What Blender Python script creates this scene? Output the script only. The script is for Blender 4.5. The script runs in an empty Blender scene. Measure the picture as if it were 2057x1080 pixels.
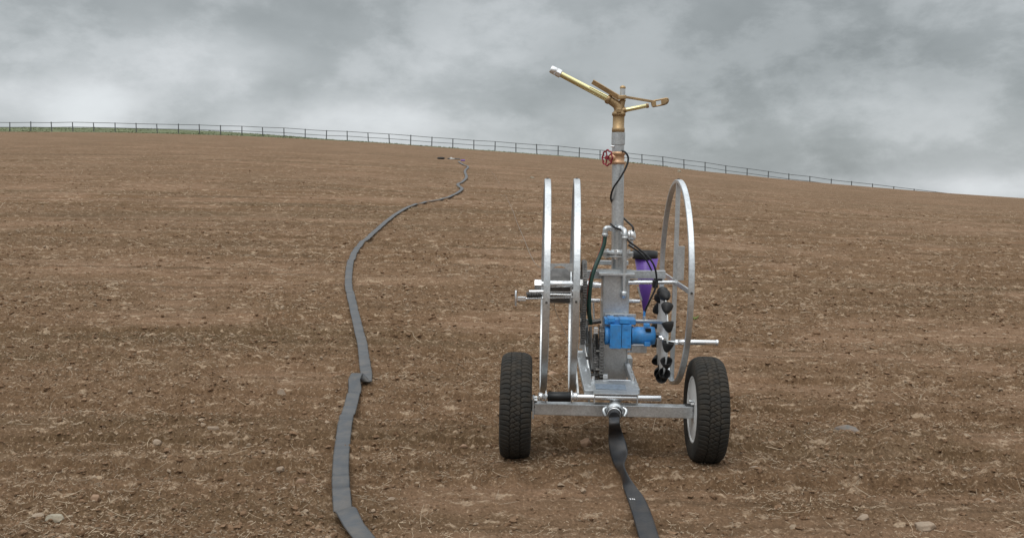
import bpy, bmesh, math, random
import numpy as np
from mathutils import Vector, Matrix
random.seed(7); rng = np.random.default_rng(11)
R = math.radians
scn = bpy.context.scene
COL = scn.collection
# ------------------------------------------------------------------ camera
F, CX, CY, HOR, ZC = 1950.0, 1028.5, 540.0, 370.0, 1.65       # focal length in photo pixels, centre, eye-level row, eye height
PITCH = math.atan((CY - HOR) / F)
cam_d = bpy.data.cameras.new('camera'); cam = bpy.data.objects.new('camera', cam_d); COL.objects.link(cam)
cam.location = (0, 0, ZC); cam.rotation_euler = (math.pi/2 - PITCH, 0, 0)
cam_d.sensor_width = 36; cam_d.lens = 36 * F / 2057; cam_d.clip_end = 5000; cam_d.clip_start = 0.05
scn.camera = cam
# ------------------------------------------------------------------ sky
SUN_EL, SUN_AZ = R(58), R(200)
w = bpy.data.worlds.new('World'); scn.world = w; w.use_nodes = True
nt = w.node_tree; nt.nodes.clear(); N = nt.nodes; LK = nt.links
def nd(tree, t, **kw):
    n = tree.nodes.new(t)
    for k, v in kw.items(): setattr(n, k, v)
    return n
def math_(tree, op, a, b=None, c=None, clamp=False):
    n = nd(tree, 'ShaderNodeMath', operation=op, use_clamp=clamp)
    for i, v in enumerate((a, b, c)):
        if v is None: continue
        if isinstance(v, (int, float)): n.inputs[i].default_value = v
        else: tree.links.new(v, n.inputs[i])
    return n.outputs[0]
def noise_(tree, vec, scale, detail=5, rough=.55, dist=0.0):
    n = nd(tree, 'ShaderNodeTexNoise'); n.inputs['Scale'].default_value = scale; n.inputs['Detail'].default_value = detail
    n.inputs['Roughness'].default_value = rough; n.inputs['Distortion'].default_value = dist
    if vec is not None: tree.links.new(vec, n.inputs['Vector'])
    return n.outputs['Fac']
def map_(tree, vec, scale=(1, 1, 1), loc=(0, 0, 0), rot=(0, 0, 0)):
    n = nd(tree, 'ShaderNodeMapping'); n.inputs['Scale'].default_value = scale; n.inputs['Location'].default_value = loc; n.inputs['Rotation'].default_value = rot
    tree.links.new(vec, n.inputs['Vector']); return n.outputs[0]
tc = nd(nt, 'ShaderNodeTexCoord'); sep = nd(nt, 'ShaderNodeSeparateXYZ'); LK.new(tc.outputs['Generated'], sep.inputs[0])
dx, dz = sep.outputs[0], sep.outputs[2]
n1 = noise_(nt, map_(nt, tc.outputs['Generated'], (1, 1, 2.1), (3.1, 0.4, 1.7)), 3.6, 8, .50, .15)
n2 = noise_(nt, map_(nt, tc.outputs['Generated'], (1, 1, 1.9), (7.3, 2.4, 5.2), (0, R(-14), 0)), 9.0, 9, .58, .12)
val = math_(nt, 'MULTIPLY_ADD', n1, 0.40, 0.475 - 0.20)
val = math_(nt, 'ADD', val, math_(nt, 'MULTIPLY_ADD', n2, 0.27, -0.135))
n3 = noise_(nt, map_(nt, tc.outputs['Generated'], (1, 1, 1.7), (1.3, 5.4, 2.2), (0, R(8), 0)), 7.0, 10, .60, .1)
edge = nd(nt, 'ShaderNodeMapRange', interpolation_type='SMOOTHSTEP'); LK.new(n3, edge.inputs[0])
for i_, v_ in ((1, .44), (2, .60), (3, -.045), (4, .065)): edge.inputs[i_].default_value = v_
val = math_(nt, 'ADD', val, edge.outputs[0])
def blob(px, py, sx, sy, amp):
    global val
    k = 1 / math.sqrt(1 + ((px - CX)/F)**2 + ((HOR - py)/F)**2)
    ax, az = (px - CX)/F*k, (HOR - py)/F*k
    a = math_(nt, 'POWER', math_(nt, 'ABSOLUTE', math_(nt, 'MULTIPLY_ADD', dx, F/sx, -ax*F/sx)), 2)
    b = math_(nt, 'POWER', math_(nt, 'ABSOLUTE', math_(nt, 'MULTIPLY_ADD', dz, F/sy, -az*F/sy)), 2)
    e = math_(nt, 'EXPONENT', math_(nt, 'MULTIPLY', math_(nt, 'ADD', a, b), -1))
    e = math_(nt, 'MULTIPLY', e, math_(nt, 'MULTIPLY_ADD', n2, 1.9, 0.05))
    val = math_(nt, 'MULTIPLY_ADD', e, amp, val)
for args in [(80, 110, 520, 230, .05), (195, 212, 62, 44, .40), (60, 190, 260, 90, .10), (650, 245, 130, 38, .25), (860, 245, 190, 40, .16), (320, 35, 260, 40, -.06), (820, 70, 160, 60, -.04), (440, 120, 120, 60, .12), (930, 110, 130, 80, .07),
             (1980, 378, 170, 30, .32), (1240, 280, 150, 50, .10), (560, 60, 260, 60, -.05), (1500, 90, 330, 130, -.10), (1850, 250, 230, 80, .06), (330, 215, 70, 50, -.06), (1720, 190, 120, 60, .05)]:
    blob(*args)
val = math_(nt, 'MAXIMUM', val, 0.2); lo = math_(nt, 'MINIMUM', val, 0.55); val = math_(nt, 'MULTIPLY_ADD', math_(nt, 'TANH', math_(nt, 'MULTIPLY', math_(nt, 'SUBTRACT', val, lo), 3.0)), 0.30, lo)
zen = nd(nt, 'ShaderNodeMapRange', interpolation_type='SMOOTHSTEP'); LK.new(dz, zen.inputs[0])
zen.inputs[1].default_value = .20; zen.inputs[2].default_value = .85; zen.inputs[3].default_value = 1.0; zen.inputs[4].default_value = 3.6
val = math_(nt, 'MULTIPLY', val, zen.outputs[0])
tint = nd(nt, 'ShaderNodeMix', data_type='RGBA'); tint.inputs[6].default_value = (.88, .975, 1.0, 1); tint.inputs[7].default_value = (.95, .995, 1.025, 1)
LK.new(math_(nt, 'MULTIPLY_ADD', val, 2.2, -.5, True), tint.inputs[0])
vm = nd(nt, 'ShaderNodeVectorMath', operation='SCALE'); LK.new(tint.outputs[2], vm.inputs[0]); LK.new(val, vm.inputs['Scale'])
bgc = nd(nt, 'ShaderNodeBackground'); LK.new(vm.outputs[0], bgc.inputs[0]); bgc.inputs[1].default_value = 1.0
sky = nd(nt, 'ShaderNodeTexSky', sky_type='NISHITA'); sky.sun_disc = False; sky.sun_elevation = SUN_EL; sky.sun_rotation = SUN_AZ
bgs = nd(nt, 'ShaderNodeBackground'); LK.new(sky.outputs[0], bgs.inputs[0]); bgs.inputs[1].default_value = 0.06
mx = nd(nt, 'ShaderNodeMixShader'); mx.inputs[0].default_value = .93; LK.new(bgs.outputs[0], mx.inputs[1]); LK.new(bgc.outputs[0], mx.inputs[2])
out = nd(nt, 'ShaderNodeOutputWorld'); LK.new(mx.outputs[0], out.inputs[0])
# ------------------------------------------------------------------ sun through cloud
sd = bpy.data.lights.new('sun', 'SUN'); sd.energy = 0.9; sd.angle = R(22); sd.color = (1, .96, .9)
so = bpy.data.objects.new('sun', sd); COL.objects.link(so); so.location = (0, 0, 30)
sdir = Vector((math.sin(SUN_AZ)*math.cos(SUN_EL), math.cos(SUN_AZ)*math.cos(SUN_EL), math.sin(SUN_EL)))
so.rotation_euler = sdir.to_track_quat('Z', 'Y').to_euler()
vs = scn.view_settings; vs.view_transform = 'Standard'; vs.look = 'None'; vs.exposure = 0; vs.gamma = 1; vs.use_curve_mapping = False
scn.render.engine = 'CYCLES'

# ------------------------------------------------------------------ materials
def mat(name, col, rough=.5, metal=0.0, var=.12, vscale=8, bump=0.0, bscale=40, rvar=0.0, spec=.5, dirt=None, dirt_amt=0.0):
    m = bpy.data.materials.new(name); m.use_nodes = True; t = m.node_tree; b = t.nodes['Principled BSDF']
    b.inputs['Metallic'].default_value = metal; b.inputs['Roughness'].default_value = rough; b.inputs['Specular IOR Level'].default_value = spec
    c = nd(t, 'ShaderNodeTexCoord'); v = c.outputs['Object']
    n = noise_(t, v, vscale, 6, .6)
    mxn = nd(t, 'ShaderNodeMix', data_type='RGBA')
    mxn.inputs[6].default_value = tuple(x*(1-var) for x in col) + (1,); mxn.inputs[7].default_value = tuple(min(1, x*(1+var)) for x in col) + (1,)
    t.links.new(math_(t, 'MULTIPLY_ADD', n, 3.0, -1.0, True), mxn.inputs[0]); o = mxn.outputs[2]
    if dirt:
        d = nd(t, 'ShaderNodeMix', data_type='RGBA'); d.inputs[7].default_value = dirt + (1,); t.links.new(o, d.inputs[6])
        n3 = noise_(t, v, vscale*1.7, 8, .7)
        t.links.new(math_(t, 'MULTIPLY', math_(t, 'MULTIPLY_ADD', n3, 4.0, -1.7, True), dirt_amt), d.inputs[0]); o = d.outputs[2]
    t.links.new(o, b.inputs['Base Color'])
    if rvar: t.links.new(math_(t, 'MULTIPLY_ADD', noise_(t, v, vscale*3, 4, .6), rvar*2, rough - rvar), b.inputs['Roughness'])
    if bump:
        bp = nd(t, 'ShaderNodeBump'); bp.inputs['Strength'].default_value = bump; bp.inputs['Distance'].default_value = .01
        t.links.new(noise_(t, v, bscale, 6, .6), bp.inputs['Height']); t.links.new(bp.outputs[0], b.inputs['Normal'])
    return m
def galv_mat():
    m = mat('galvanised_steel', (.60, .625, .64), .36, .78, .12, 4, .05, 60, .09, .5, (.27, .21, .15), .22)
    t = m.node_tree; b = t.nodes['Principled BSDF']; src = b.inputs['Base Color'].links[0].from_socket
    c = nd(t, 'ShaderNodeTexCoord'); vo = nd(t, 'ShaderNodeTexVoronoi'); vo.inputs['Scale'].default_value = 110; t.links.new(c.outputs['Object'], vo.inputs['Vector'])
    h = nd(t, 'ShaderNodeSeparateColor'); t.links.new(vo.outputs['Color'], h.inputs[0])
    s = nd(t, 'ShaderNodeVectorMath', operation='SCALE'); t.links.new(src, s.inputs[0]); t.links.new(math_(t, 'MULTIPLY_ADD', h.outputs[0], .22, .89), s.inputs['Scale'])
    t.links.new(s.outputs[0], b.inputs['Base Color']); return m
M = dict(
    galv=galv_mat(),
    zinc=mat('zinc_plated_rod', (.76, .77, .78), .26, .8, .06, 12, 0, 80, .05),
    steel=mat('dark_chain_steel', (.12, .115, .11), .45, .7, .3, 20, .1, 90, .1),
    tyre=mat('tyre_rubber', (.027, .0255, .0225), .85, 0, .18, 9, .10, 120, .05, .25, (.075, .058, .040), .42),
    rubber=mat('black_rubber', (.014, .014, .015), .55, 0, .2, 10, .08, 60, .08, .4, (.06, .045, .03), .12),
    plastic=mat('black_plastic', (.010, .010, .011), .42, 0, .15, 10, .03, 60, .08, .4),
    rim=mat('white_rim_paint', (.72, .73, .72), .4, 0, .05, 6, .02, 60, .08, .5, (.3, .23, .16), .22),
    brass=mat('polished_brass_tube', (.78, .70, .38), .26, .9, .05, 5, 0),
    bronze=mat('cast_bronze', (.40, .275, .145), .45, .65, .18, 14, .15, 70, .08),
    gun=mat('gunmetal_valve', (.60, .37, .22), .45, .5, .12, 14, .12, 70, .08),
    alu=mat('aluminium_nozzle', (.80, .80, .80), .3, .7, .05, 12, 0),
    red=mat('red_enamel', (.22, .010, .022), .4, 0, .15, 12, .03, 60, .05),
    blue=mat('blue_paint', (.038, .25, .60), .40, 0, .12, 14, .12, 60, .12, .5, (.10, .11, .13), .35),
    purple=mat('purple_plastic', (.155, .066, .385), .42, 0, .10, 8, .03, 30, .06),
    green=mat('green_hose_rubber', (.010, .045, .032), .5, 0, .12, 8, .03, 60, .05),
    stripe=mat('red_hose_stripe', (.32, .05, .04), .5),
    sticker=mat('grey_sticker', (.20, .24, .29), .4, .2, .25, 60),
    white=mat('white_print', (.75, .75, .75), .5),
    hose=mat('grey_layflat_hose', (.055, .059, .064), .50, 0, .14, 5, .15, 55, .08, .45, (.20, .155, .11), .30),
    hose2=mat('dark_layflat_hose', (.018, .0195, .0225), .50, 0, .16, 6, .12, 55, .08, .45, (.14, .105, .075), .20),
    fence=mat('dark_fence_steel', (.10, .10, .105), .6, .3, .25, 2),
    cable=mat('steel_cable', (.24, .21, .18), .5, .5, .2, 30),
    straw=mat('dry_straw', (.40, .315, .22), .85, 0, .4, 3.0),
    grassb=mat('grass_blades', (.105, .125, .05), .85, 0, .35, .6),
    verge=mat('verge_turf', (.105, .12, .05), .9, 0, .3, .35, .3, 3),
    stone=mat('pale_stone', (.31, .24, .175), .8, 0, .2, 25, .4, 60, 0, .3, (.17, .105, .065), .6),
    stone2=mat('orange_stone', (.33, .215, .14), .8, 0, .2, 25, .4, 60, 0, .3, (.17, .105, .065), .6),
    rock=mat('blue_grey_rock', (.15, .142, .13), .8, 0, .25, 16, .4, 50, 0, .3, (.22, .14, .09), .8),
    whitestone=mat('whitish_stone', (.33, .295, .225), .8, 0, .15, 25, .4, 60, 0, .3, (.2, .13, .08), .6),
    weed=mat('weed_leaves', (.13, .17, .03), .7, 0, .3, 20),
)

# ------------------------------------------------------------------ numpy noise
def _h(ix, iy, s):
    h = (ix.astype(np.int64)*374761393 + iy.astype(np.int64)*668265263 + s*974634533) & 0xFFFFFFFF
    h = ((h ^ (h >> 13))*1274126177) & 0xFFFFFFFF
    h = ((h ^ (h >> 16))*2246822519) & 0xFFFFFFFF
    return ((h ^ (h >> 15)) & 0xFFFFFF)/float(0xFFFFFF)
def vnoise(x, y, s=0):
    ix = np.floor(x); iy = np.floor(y); fx = x-ix; fy = y-iy
    fx = fx*fx*fx*(fx*(fx*6-15)+10); fy = fy*fy*fy*(fy*(fy*6-15)+10)
    a = _h(ix, iy, s); b = _h(ix+1, iy, s); c = _h(ix, iy+1, s); d = _h(ix+1, iy+1, s)
    return a*(1-fx)*(1-fy) + b*fx*(1-fy) + c*(1-fx)*fy + d*fx*fy
def fbm(x, y, s=0, o=4, g=.5):
    v = 0; a = 1; t = 0
    for i in range(o):
        v = v + a*vnoise(x*2**i + 17.3*i, y*2**i + 9.1*i, s+i); t += a; a *= g
    return v/t
# ------------------------------------------------------------------ terrain
TY = np.array([-400, -20, 0, 3, 6, 8.5, 12, 16, 20, 27, 42, 60, 80, 110, 135, 180, 300, 900.])
TZ = np.array([-4, -.3, -.06, -.02, 0, .04, .27, .60, .92, 1.45, 2.3, 3.2, 4.25, 5.6, 6.5, 6.4, 4.0, -10.])
_d = np.concatenate([np.linspace(-400, 2, 400), np.geomspace(2.01, 900, 4000)])
_z = np.interp(_d, TY, TZ)
for _ in range(12): _z[2:-2] = (_z[:-4] + _z[1:-3] + _z[2:-2] + _z[3:-1] + _z[4:])/5
SX = np.array([-2500, -600, 0, 147, 267, 472, 597, 768, 940, 1155, 1290, 1370, 1540, 1667, 1890, 2057, 2600, 4500.])
SY = np.array([300, 262, 265, 265.5, 267, 272.5, 278, 287.5, 300, 315.5, 329, 338, 357, 369, 387, 398, 430, 520.])
FX = np.array([-2500, 1290, 1370, 1500, 1540, 1667, 1790, 1870, 2057, 2600, 4500.])
FD = np.array([0, 0, 1, 5, 6, 9.5, 13.5, 17, 27, 40, 60.])       # how far the fence line drops below the brow on the right
def smooth01(t): t = np.clip(t, 0, 1); return t*t*(3-2*t)
def ground(X, Y):
    X = np.asarray(X, float); Y = np.asarray(Y, float)
    z = np.interp(Y, _d, _z)
    Yc = np.maximum(Y, 2.0)
    px = CX + F*np.clip(X/np.maximum(Yc, 6.0), -1.6, 1.6)
    S = np.interp(px, SX, SY) - 300.0
    wt = np.interp(Yc, [0, 6, 12, 20, 27, 42, 60, 80, 110, 400], [.2, .2, .3, .5, .65, .85, 1, 1, 1, 1])
    dpx = S*wt
    ru = smooth01((px - 1200)/330)
    dpx = dpx + np.interp(Yc, [0, 42, 80, 110, 150], [0, 0, -6.6, 0, 0])*ru
    dpx = dpx + np.interp(px, FX, FD)*np.interp(Yc, [0, 80, 110, 160, 400], [0, 0, 1, 2.2, 3])
    lu = 1 - smooth01((px - 300)/700)
    dpx = dpx + np.interp(Yc, [0, 110, 118, 130, 160, 300], [0, 0, -4, -8, 0, 30])*lu + np.interp(Yc, [0, 110, 118, 150, 300], [0, 0, 3, 14, 30])*(1-lu)
    return z - dpx*np.maximum(Yc, 3)/F
def patch(X, Y):      # where the tilth is smooth (1) or cloddy and full of trash (0)
    p = fbm(X*.55 + 3, Y*.85 + 5, 40, 4, .55)
    p = p + .25*(fbm(X*.14, Y*1.3, 50, 3, .55) - .5)
    return smooth01((p - .47)/.24)
OX, OY = 0.593, 5.8
def micro(X, Y):
    fade = np.clip(1.15 - Y/60, .0, 1)
    p = patch(X, Y)
    rough = .35 + .65*(1-p)
    rows = -.05*smooth01((fbm(X*.09, Y*2.8 + .06*X, 66, 3, .55) - .55)/.09) + (fbm(X*.12, Y*1.5 + .05*X, 60, 3, .6) - .5)*.07 + (fbm(X*.3, Y*5.5, 64, 3, .6) - .5)*.045
    lump = (fbm(X*4, Y*5, 70, 3, .55) - .45)*.045*rough
    c1 = np.maximum(0, vnoise(X*12, Y*18, 80) - .45)*.036*rough
    c2 = np.maximum(0, vnoise(X*30 + 5, Y*34, 81) - .40)*.028*rough
    c3 = (vnoise(X*62, Y*60, 82) - .5)*.020*rough + (vnoise(X*120, Y*110, 83) - .5)*.009
    d = (rows + lump + (c1 + c2 + c3)*np.clip(1.5 - Y/25, .0, 1))*fade
    # settle under the cart so the wheels stand on the soil
    for wx in (-.575, .575):
        r2 = ((X - OX - wx)/.22)**2 + ((Y - OY)/.38)**2
        k = np.exp(-r2*r2)
        d = d*(1-k) + k*(.016 + .2*(d))
    return d
def hit(px, py, n=4000):    # where the sight line through a photo pixel meets the soil
    a = (px - CX)/F; b = (CY - py)/F
    D = np.array([a, math.cos(PITCH) + b*math.sin(PITCH), -math.sin(PITCH) + b*math.cos(PITCH)])
    t = np.geomspace(3.0, 140, n)
    X, Y, Z = D[0]*t, D[1]*t, ZC + D[2]*t
    g = Z - ground(X, Y)
    i = np.argmax(g < 0)
    if g[i] >= 0: i = n-1
    k = g[i-1]/(g[i-1] - g[i]) if i else 0
    tt = t[i-1] + (t[i] - t[i-1])*k
    x, y = D[0]*tt, D[1]*tt
    return Vector((x, y, float(ground(x, y))))
def gz(x, y): return float(ground(x, y)) + float(micro(np.array([x]), np.array([y]))[0])

# ------------------------------------------------------------------ object helpers
def tag(o, label=None, cat=None, group=None, kind=None):
    if label: o['label'] = label
    if cat: o['category'] = cat
    if group: o['group'] = group
    if kind: o['kind'] = kind
    return o
def link_mesh(name, me, m, parent=None):
    o = bpy.data.objects.new(name, me); COL.objects.link(o)
    if m: me.materials.append(m)
    if parent: o.parent = parent
    return o
def np_mesh(name, V, Fc, smooth=False):
    me = bpy.data.meshes.new(name); k = Fc.shape[1]
    me.vertices.add(len(V)); me.vertices.foreach_set('co', np.ascontiguousarray(V, np.float32).ravel())
    me.loops.add(Fc.size); me.loops.foreach_set('vertex_index', np.ascontiguousarray(Fc, np.int32).ravel())
    me.polygons.add(len(Fc)); me.polygons.foreach_set('loop_start', np.arange(0, Fc.size, k, dtype=np.int32))
    me.polygons.foreach_set('loop_total', np.full(len(Fc), k, np.int32))
    me.polygons.foreach_set('use_smooth', np.full(len(Fc), smooth))
    me.update(calc_edges=True); return me
def frame_of(d):
    d = Vector(d).normalized(); u = Vector((0, 0, 1)) if abs(d.z) < .95 else Vector((0, 1, 0))
    s = d.cross(u).normalized(); return s, s.cross(d).normalized(), d
class MB:
    def __init__(s): s.bm = bmesh.new()
    def add(s, V, Fs, smooth=False):
        vs = [s.bm.verts.new(v) for v in V]
        for f in Fs:
            try: fc = s.bm.faces.new([vs[i] for i in f]); fc.smooth = smooth
            except ValueError: pass
        return s
    def box(s, c, size, rot=None, bev=.003):
        b = bmesh.new(); bmesh.ops.create_cube(b, size=1)
        for v in b.verts: v.co = Vector((v.co.x*size[0], v.co.y*size[1], v.co.z*size[2]))
        bev = min(bev, min(size)*.3)
        if bev > 0: bmesh.ops.bevel(b, geom=b.edges[:], offset=bev, segments=2, affect='EDGES', profile=.6)
        T = Matrix.Translation(Vector(c)) @ (rot.to_4x4() if rot else Matrix.Identity(4))
        b.verts.index_update()
        s.add([T @ v.co for v in b.verts], [[v.index for v in f.verts] for f in b.faces]); b.free(); return s
    def beam(s, p0, p1, w_, h_, up=(0, 0, 1), bev=.003):
        p0, p1 = Vector(p0), Vector(p1); d = (p1-p0); L_ = d.length; d.normalize(); up = Vector(up)
        x = d.cross(up).normalized(); z = x.cross(d)
        rot = Matrix((x, d, z)).transposed()
        return s.box((p0+p1)/2, (w_, L_, h_), rot, bev)
    def lathe(s, prof, o, ax, seg=24, smooth=True, cap=True):      # prof = [(radius, height along axis)]
        a, b, d = frame_of(ax); o = Vector(o); V = []; Fs = []
        for r, h in prof:
            for k in range(seg):
                t = 2*math.pi*k/seg; V.append(o + d*h + (a*math.cos(t) + b*math.sin(t))*max(r, 1e-5))
        for i in range(len(prof)-1):
            for k in range(seg):
                k2 = (k+1) % seg; Fs.append([i*seg+k, i*seg+k2, (i+1)*seg+k2, (i+1)*seg+k])
        s.add(V, Fs, smooth)
        if cap:
            for i in (0, len(prof)-1):
                if prof[i][0] > 1e-4: s.add([V[i*seg+k] for k in range(seg)], [list(range(seg))])
        return s
    def cyl(s, p0, p1, r0, r1=None, seg=20, bev=.0):
        p0, p1 = Vector(p0), Vector(p1); L_ = (p1-p0).length; r1 = r0 if r1 is None else r1
        pr = [(r0, 0), (r1, L_)] if not bev else [(r0-bev, 0), (r0, bev), (r1, L_-bev), (r1-bev, L_)]
        return s.lathe(pr, p0, p1-p0, seg)
    def hexa(s, p0, p1, r): return s.lathe([(r, 0), (r, (Vector(p1)-Vector(p0)).length)], p0, Vector(p1)-Vector(p0), 6, False)
    def tube(s, pts, r, seg=10, sub=6, taper=None):
        P = spline(pts, sub) if sub > 1 else [Vector(p) for p in pts]
        n = len(P); V = []; Fs = []; prev = None
        for i in range(n):
            d = (P[min(i+1, n-1)] - P[max(i-1, 0)]).normalized()
            if prev is None: a = frame_of(d)[0]
            else: a = (prev - d*prev.dot(d)).normalized()
            prev = a; b = d.cross(a); rr = r if taper is None else r*taper(i/(n-1))
            for k in range(seg):
                t = 2*math.pi*k/seg; V.append(P[i] + (a*math.cos(t) + b*math.sin(t))*rr)
        for i in range(n-1):
            for k in range(seg):
                k2 = (k+1) % seg; Fs.append([i*seg+k, i*seg+k2, (i+1)*seg+k2, (i+1)*seg+k])
        s.add(V, Fs, True); s.add(V[:seg], [list(range(seg))]); s.add(V[-seg:], [list(range(seg))]); return s
    def ring(s, c, rad, wx, th, seg=120, r2=None):     # rectangular bar rolled to a hoop about the x axis
        c = Vector(c); V = []; Fs = []; q = .003
        sec = [(-wx/2+q, th/2), (wx/2-q, th/2), (wx/2, th/2-q), (wx/2, -th/2+q), (wx/2-q, -th/2), (-wx/2+q, -th/2), (-wx/2, -th/2+q), (-wx/2, th/2-q)]
        for k in range(seg):
            t = 2*math.pi*k/seg
            for (u, v) in sec: V.append(c + Vector((u, (rad+v)*math.cos(t), (rad+v)*math.sin(t))))
        m_ = len(sec)
        for k in range(seg):
            k2 = (k+1) % seg
            for j in range(m_):
                j2 = (j+1) % m_; Fs.append([k*m_+j, k2*m_+j, k2*m_+j2, k*m_+j2])
        s.add(V, Fs); return s
    def build(s, name, m, parent=None):
        bmesh.ops.recalc_face_normals(s.bm, faces=s.bm.faces[:])
        me = bpy.data.meshes.new(name); s.bm.to_mesh(me); s.bm.free()
        return link_mesh(name, me, m, parent)
def spline(pts, sub=6):
    P = [Vector(p) for p in pts]; o = []
    for i in range(len(P)-1):
        a = P[max(i-1, 0)]; b = P[i]; c = P[i+1]; d = P[min(i+2, len(P)-1)]
        for k in range(sub):
            t = k/sub; o.append(.5*((2*b) + (c-a)*t + (2*a-5*b+4*c-d)*t*t + (3*b-a-3*c+d)*t**3))
    o.append(P[-1]); return o

# ------------------------------------------------------------------ field
NC = 1050
uc = np.linspace(-.72, .72, NC); uo = np.geomspace(.722, 7, 34)
U = np.concatenate([-uo[::-1], uc, uo])
Ynear = np.geomspace(2.6, 104, 1180)
def sheet(name, Ys, m, micro_on=True):
    YY, UU = np.meshgrid(Ys, U, indexing='ij'); XX = UU*YY
    ZZ = ground(XX, YY)
    if micro_on: ZZ = ZZ + micro(XX, YY)
    V = np.stack([XX.ravel(), YY.ravel(), ZZ.ravel()], 1)
    nr, nc = XX.shape; idx = np.arange(nr*nc).reshape(nr, nc)
    Fc = np.stack([idx[:-1, :-1].ravel(), idx[:-1, 1:].ravel(), idx[1:, 1:].ravel(), idx[1:, :-1].ravel()], 1)
    me = np_mesh(name, V, Fc, True); o = link_mesh(name, me, m)
    at = me.attributes.new('tilth', 'FLOAT', 'POINT'); at.data.foreach_set('value', patch(XX, YY).ravel().astype(np.float32))
    return o
def soil_mat(name, clod=False):
    m = bpy.data.materials.new(name); m.use_nodes = True; t = m.node_tree; b = t.nodes['Principled BSDF']; lk = t.links
    b.inputs['Roughness'].default_value = .95; b.inputs['Specular IOR Level'].default_value = .12
    g = nd(t, 'ShaderNodeNewGeometry'); P = g.outputs['Position']
    at = nd(t, 'ShaderNodeAttribute', attribute_name='tilth')
    flat = map_(t, P, (1, 1, .3))
    big = noise_(t, map_(t, P, (.10, .9, .2)), 1.0, 5, .6)           # long streaks along the drill rows
    streak = noise_(t, map_(t, P, (.22, 5.5, .5)), 1.0, 6, .65)
    mid = noise_(t, flat, 5.0, 6, .65)
    fine = noise_(t, flat, 55.0, 5, .7)
    def mix(a, c, f):
        n = nd(t, 'ShaderNodeMix', data_type='RGBA'); 
        for i, v in ((6, a), (7, c)):
            if isinstance(v, tuple): n.inputs[i].default_value = v + (1,)
            else: lk.new(v, n.inputs[i])
        if isinstance(f, float): n.inputs[0].default_value = f
        else: lk.new(f, n.inputs[0])
        return n.outputs[2]
    dark, brown, red = (.126, .074, .039), (.194, .119, .068), (.234, .143, .087)
    if clod:
        base = mix((.168, .100, .056), (.275, .174, .106), g.outputs['Random Per Island'])
        stone = math_(t, 'GREATER_THAN', math_(t, 'FRACT', math_(t, 'MULTIPLY', g.outputs['Random Per Island'], 37.0)), .90)
        base = mix(base, (.36, .27, .19), stone)
    else:
        base = mix(dark, brown, math_(t, 'MULTIPLY_ADD', mid, 2.4, -.7, True))
        base = mix(base, red, math_(t, 'MULTIPLY', at.outputs['Fac'], math_(t, 'MULTIPLY_ADD', mid, 1.6, -.15, True)))
        base = mix(base, (.088, .06, .03), math_(t, 'MULTIPLY', math_(t, 'MULTIPLY_ADD', big, -5.0, 2.55, True), .55))
        base = mix(base, (.082, .052, .028), math_(t, 'MULTIPLY', math_(t, 'MULTIPLY_ADD', streak, -6.0, 2.85, True), .75))
        base = mix(base, (.33, .235, .155), math_(t, 'MULTIPLY', math_(t, 'MULTIPLY_ADD', streak, 6.0, -3.4, True), .5))
        deb = noise_(t, map_(t, P, (6, 15, 1)), 1.0, 5, .7)
        base = mix(base, (.40, .295, .20), math_(t, 'MULTIPLY', math_(t, 'MULTIPLY_ADD', deb, 11.0, -6.1, True), .85))
        base = mix(base, (.072, .045, .022), math_(t, 'MULTIPLY', math_(t, 'MULTIPLY_ADD', deb, -9.0, 3.8, True), .35))
        base = mix(base, (.42, .315, .215), math_(t, 'MULTIPLY', math_(t, 'MULTIPLY_ADD', fine, 9.0, -5.2, True), .7))
    s = nd(t, 'ShaderNodeVectorMath', operation='SCALE'); lk.new(base, s.inputs[0]); lk.new(math_(t, 'MULTIPLY_ADD', fine, 1.5, .25), s.inputs['Scale'])
    lk.new(s.outputs[0], b.inputs['Base Color'])
    bp = nd(t, 'ShaderNodeBump'); bp.inputs['Strength'].default_value = 1.0; bp.inputs['Distance'].default_value = .02
    lk.new(fine, bp.inputs['Height']); lk.new(bp.outputs[0], b.inputs['Normal'])
    return m
SOIL = soil_mat('tilled_soil'); CLOD = soil_mat('soil_clod', True)
tag(sheet('field', Ynear, SOIL), kind='structure', label='bare brown tilled field rising to the fence', cat='field')
tag(sheet('grass_verge', np.concatenate([np.linspace(104, 150, 50), np.geomspace(153, 1500, 40)]), M['verge'], False), kind='structure', label='green grass verge under the fence on the brow', cat='grass verge')
# the same field carried on round and behind the viewer
gx = np.linspace(-120, 120, 61); gy = np.linspace(-120, 2.75, 50)
YY, XX = np.meshgrid(gy, gx, indexing='ij'); ZZ = ground(XX, YY) - .05
idx = np.arange(XX.size).reshape(XX.shape)
me = np_mesh('ground', np.stack([XX.ravel(), YY.ravel(), ZZ.ravel()], 1), np.stack([idx[:-1, :-1].ravel(), idx[:-1, 1:].ravel(), idx[1:, 1:].ravel(), idx[1:, :-1].ravel()], 1), True)
tag(link_mesh('ground', me, SOIL), kind='structure', label='brown field behind the viewer', cat='ground')

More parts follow.
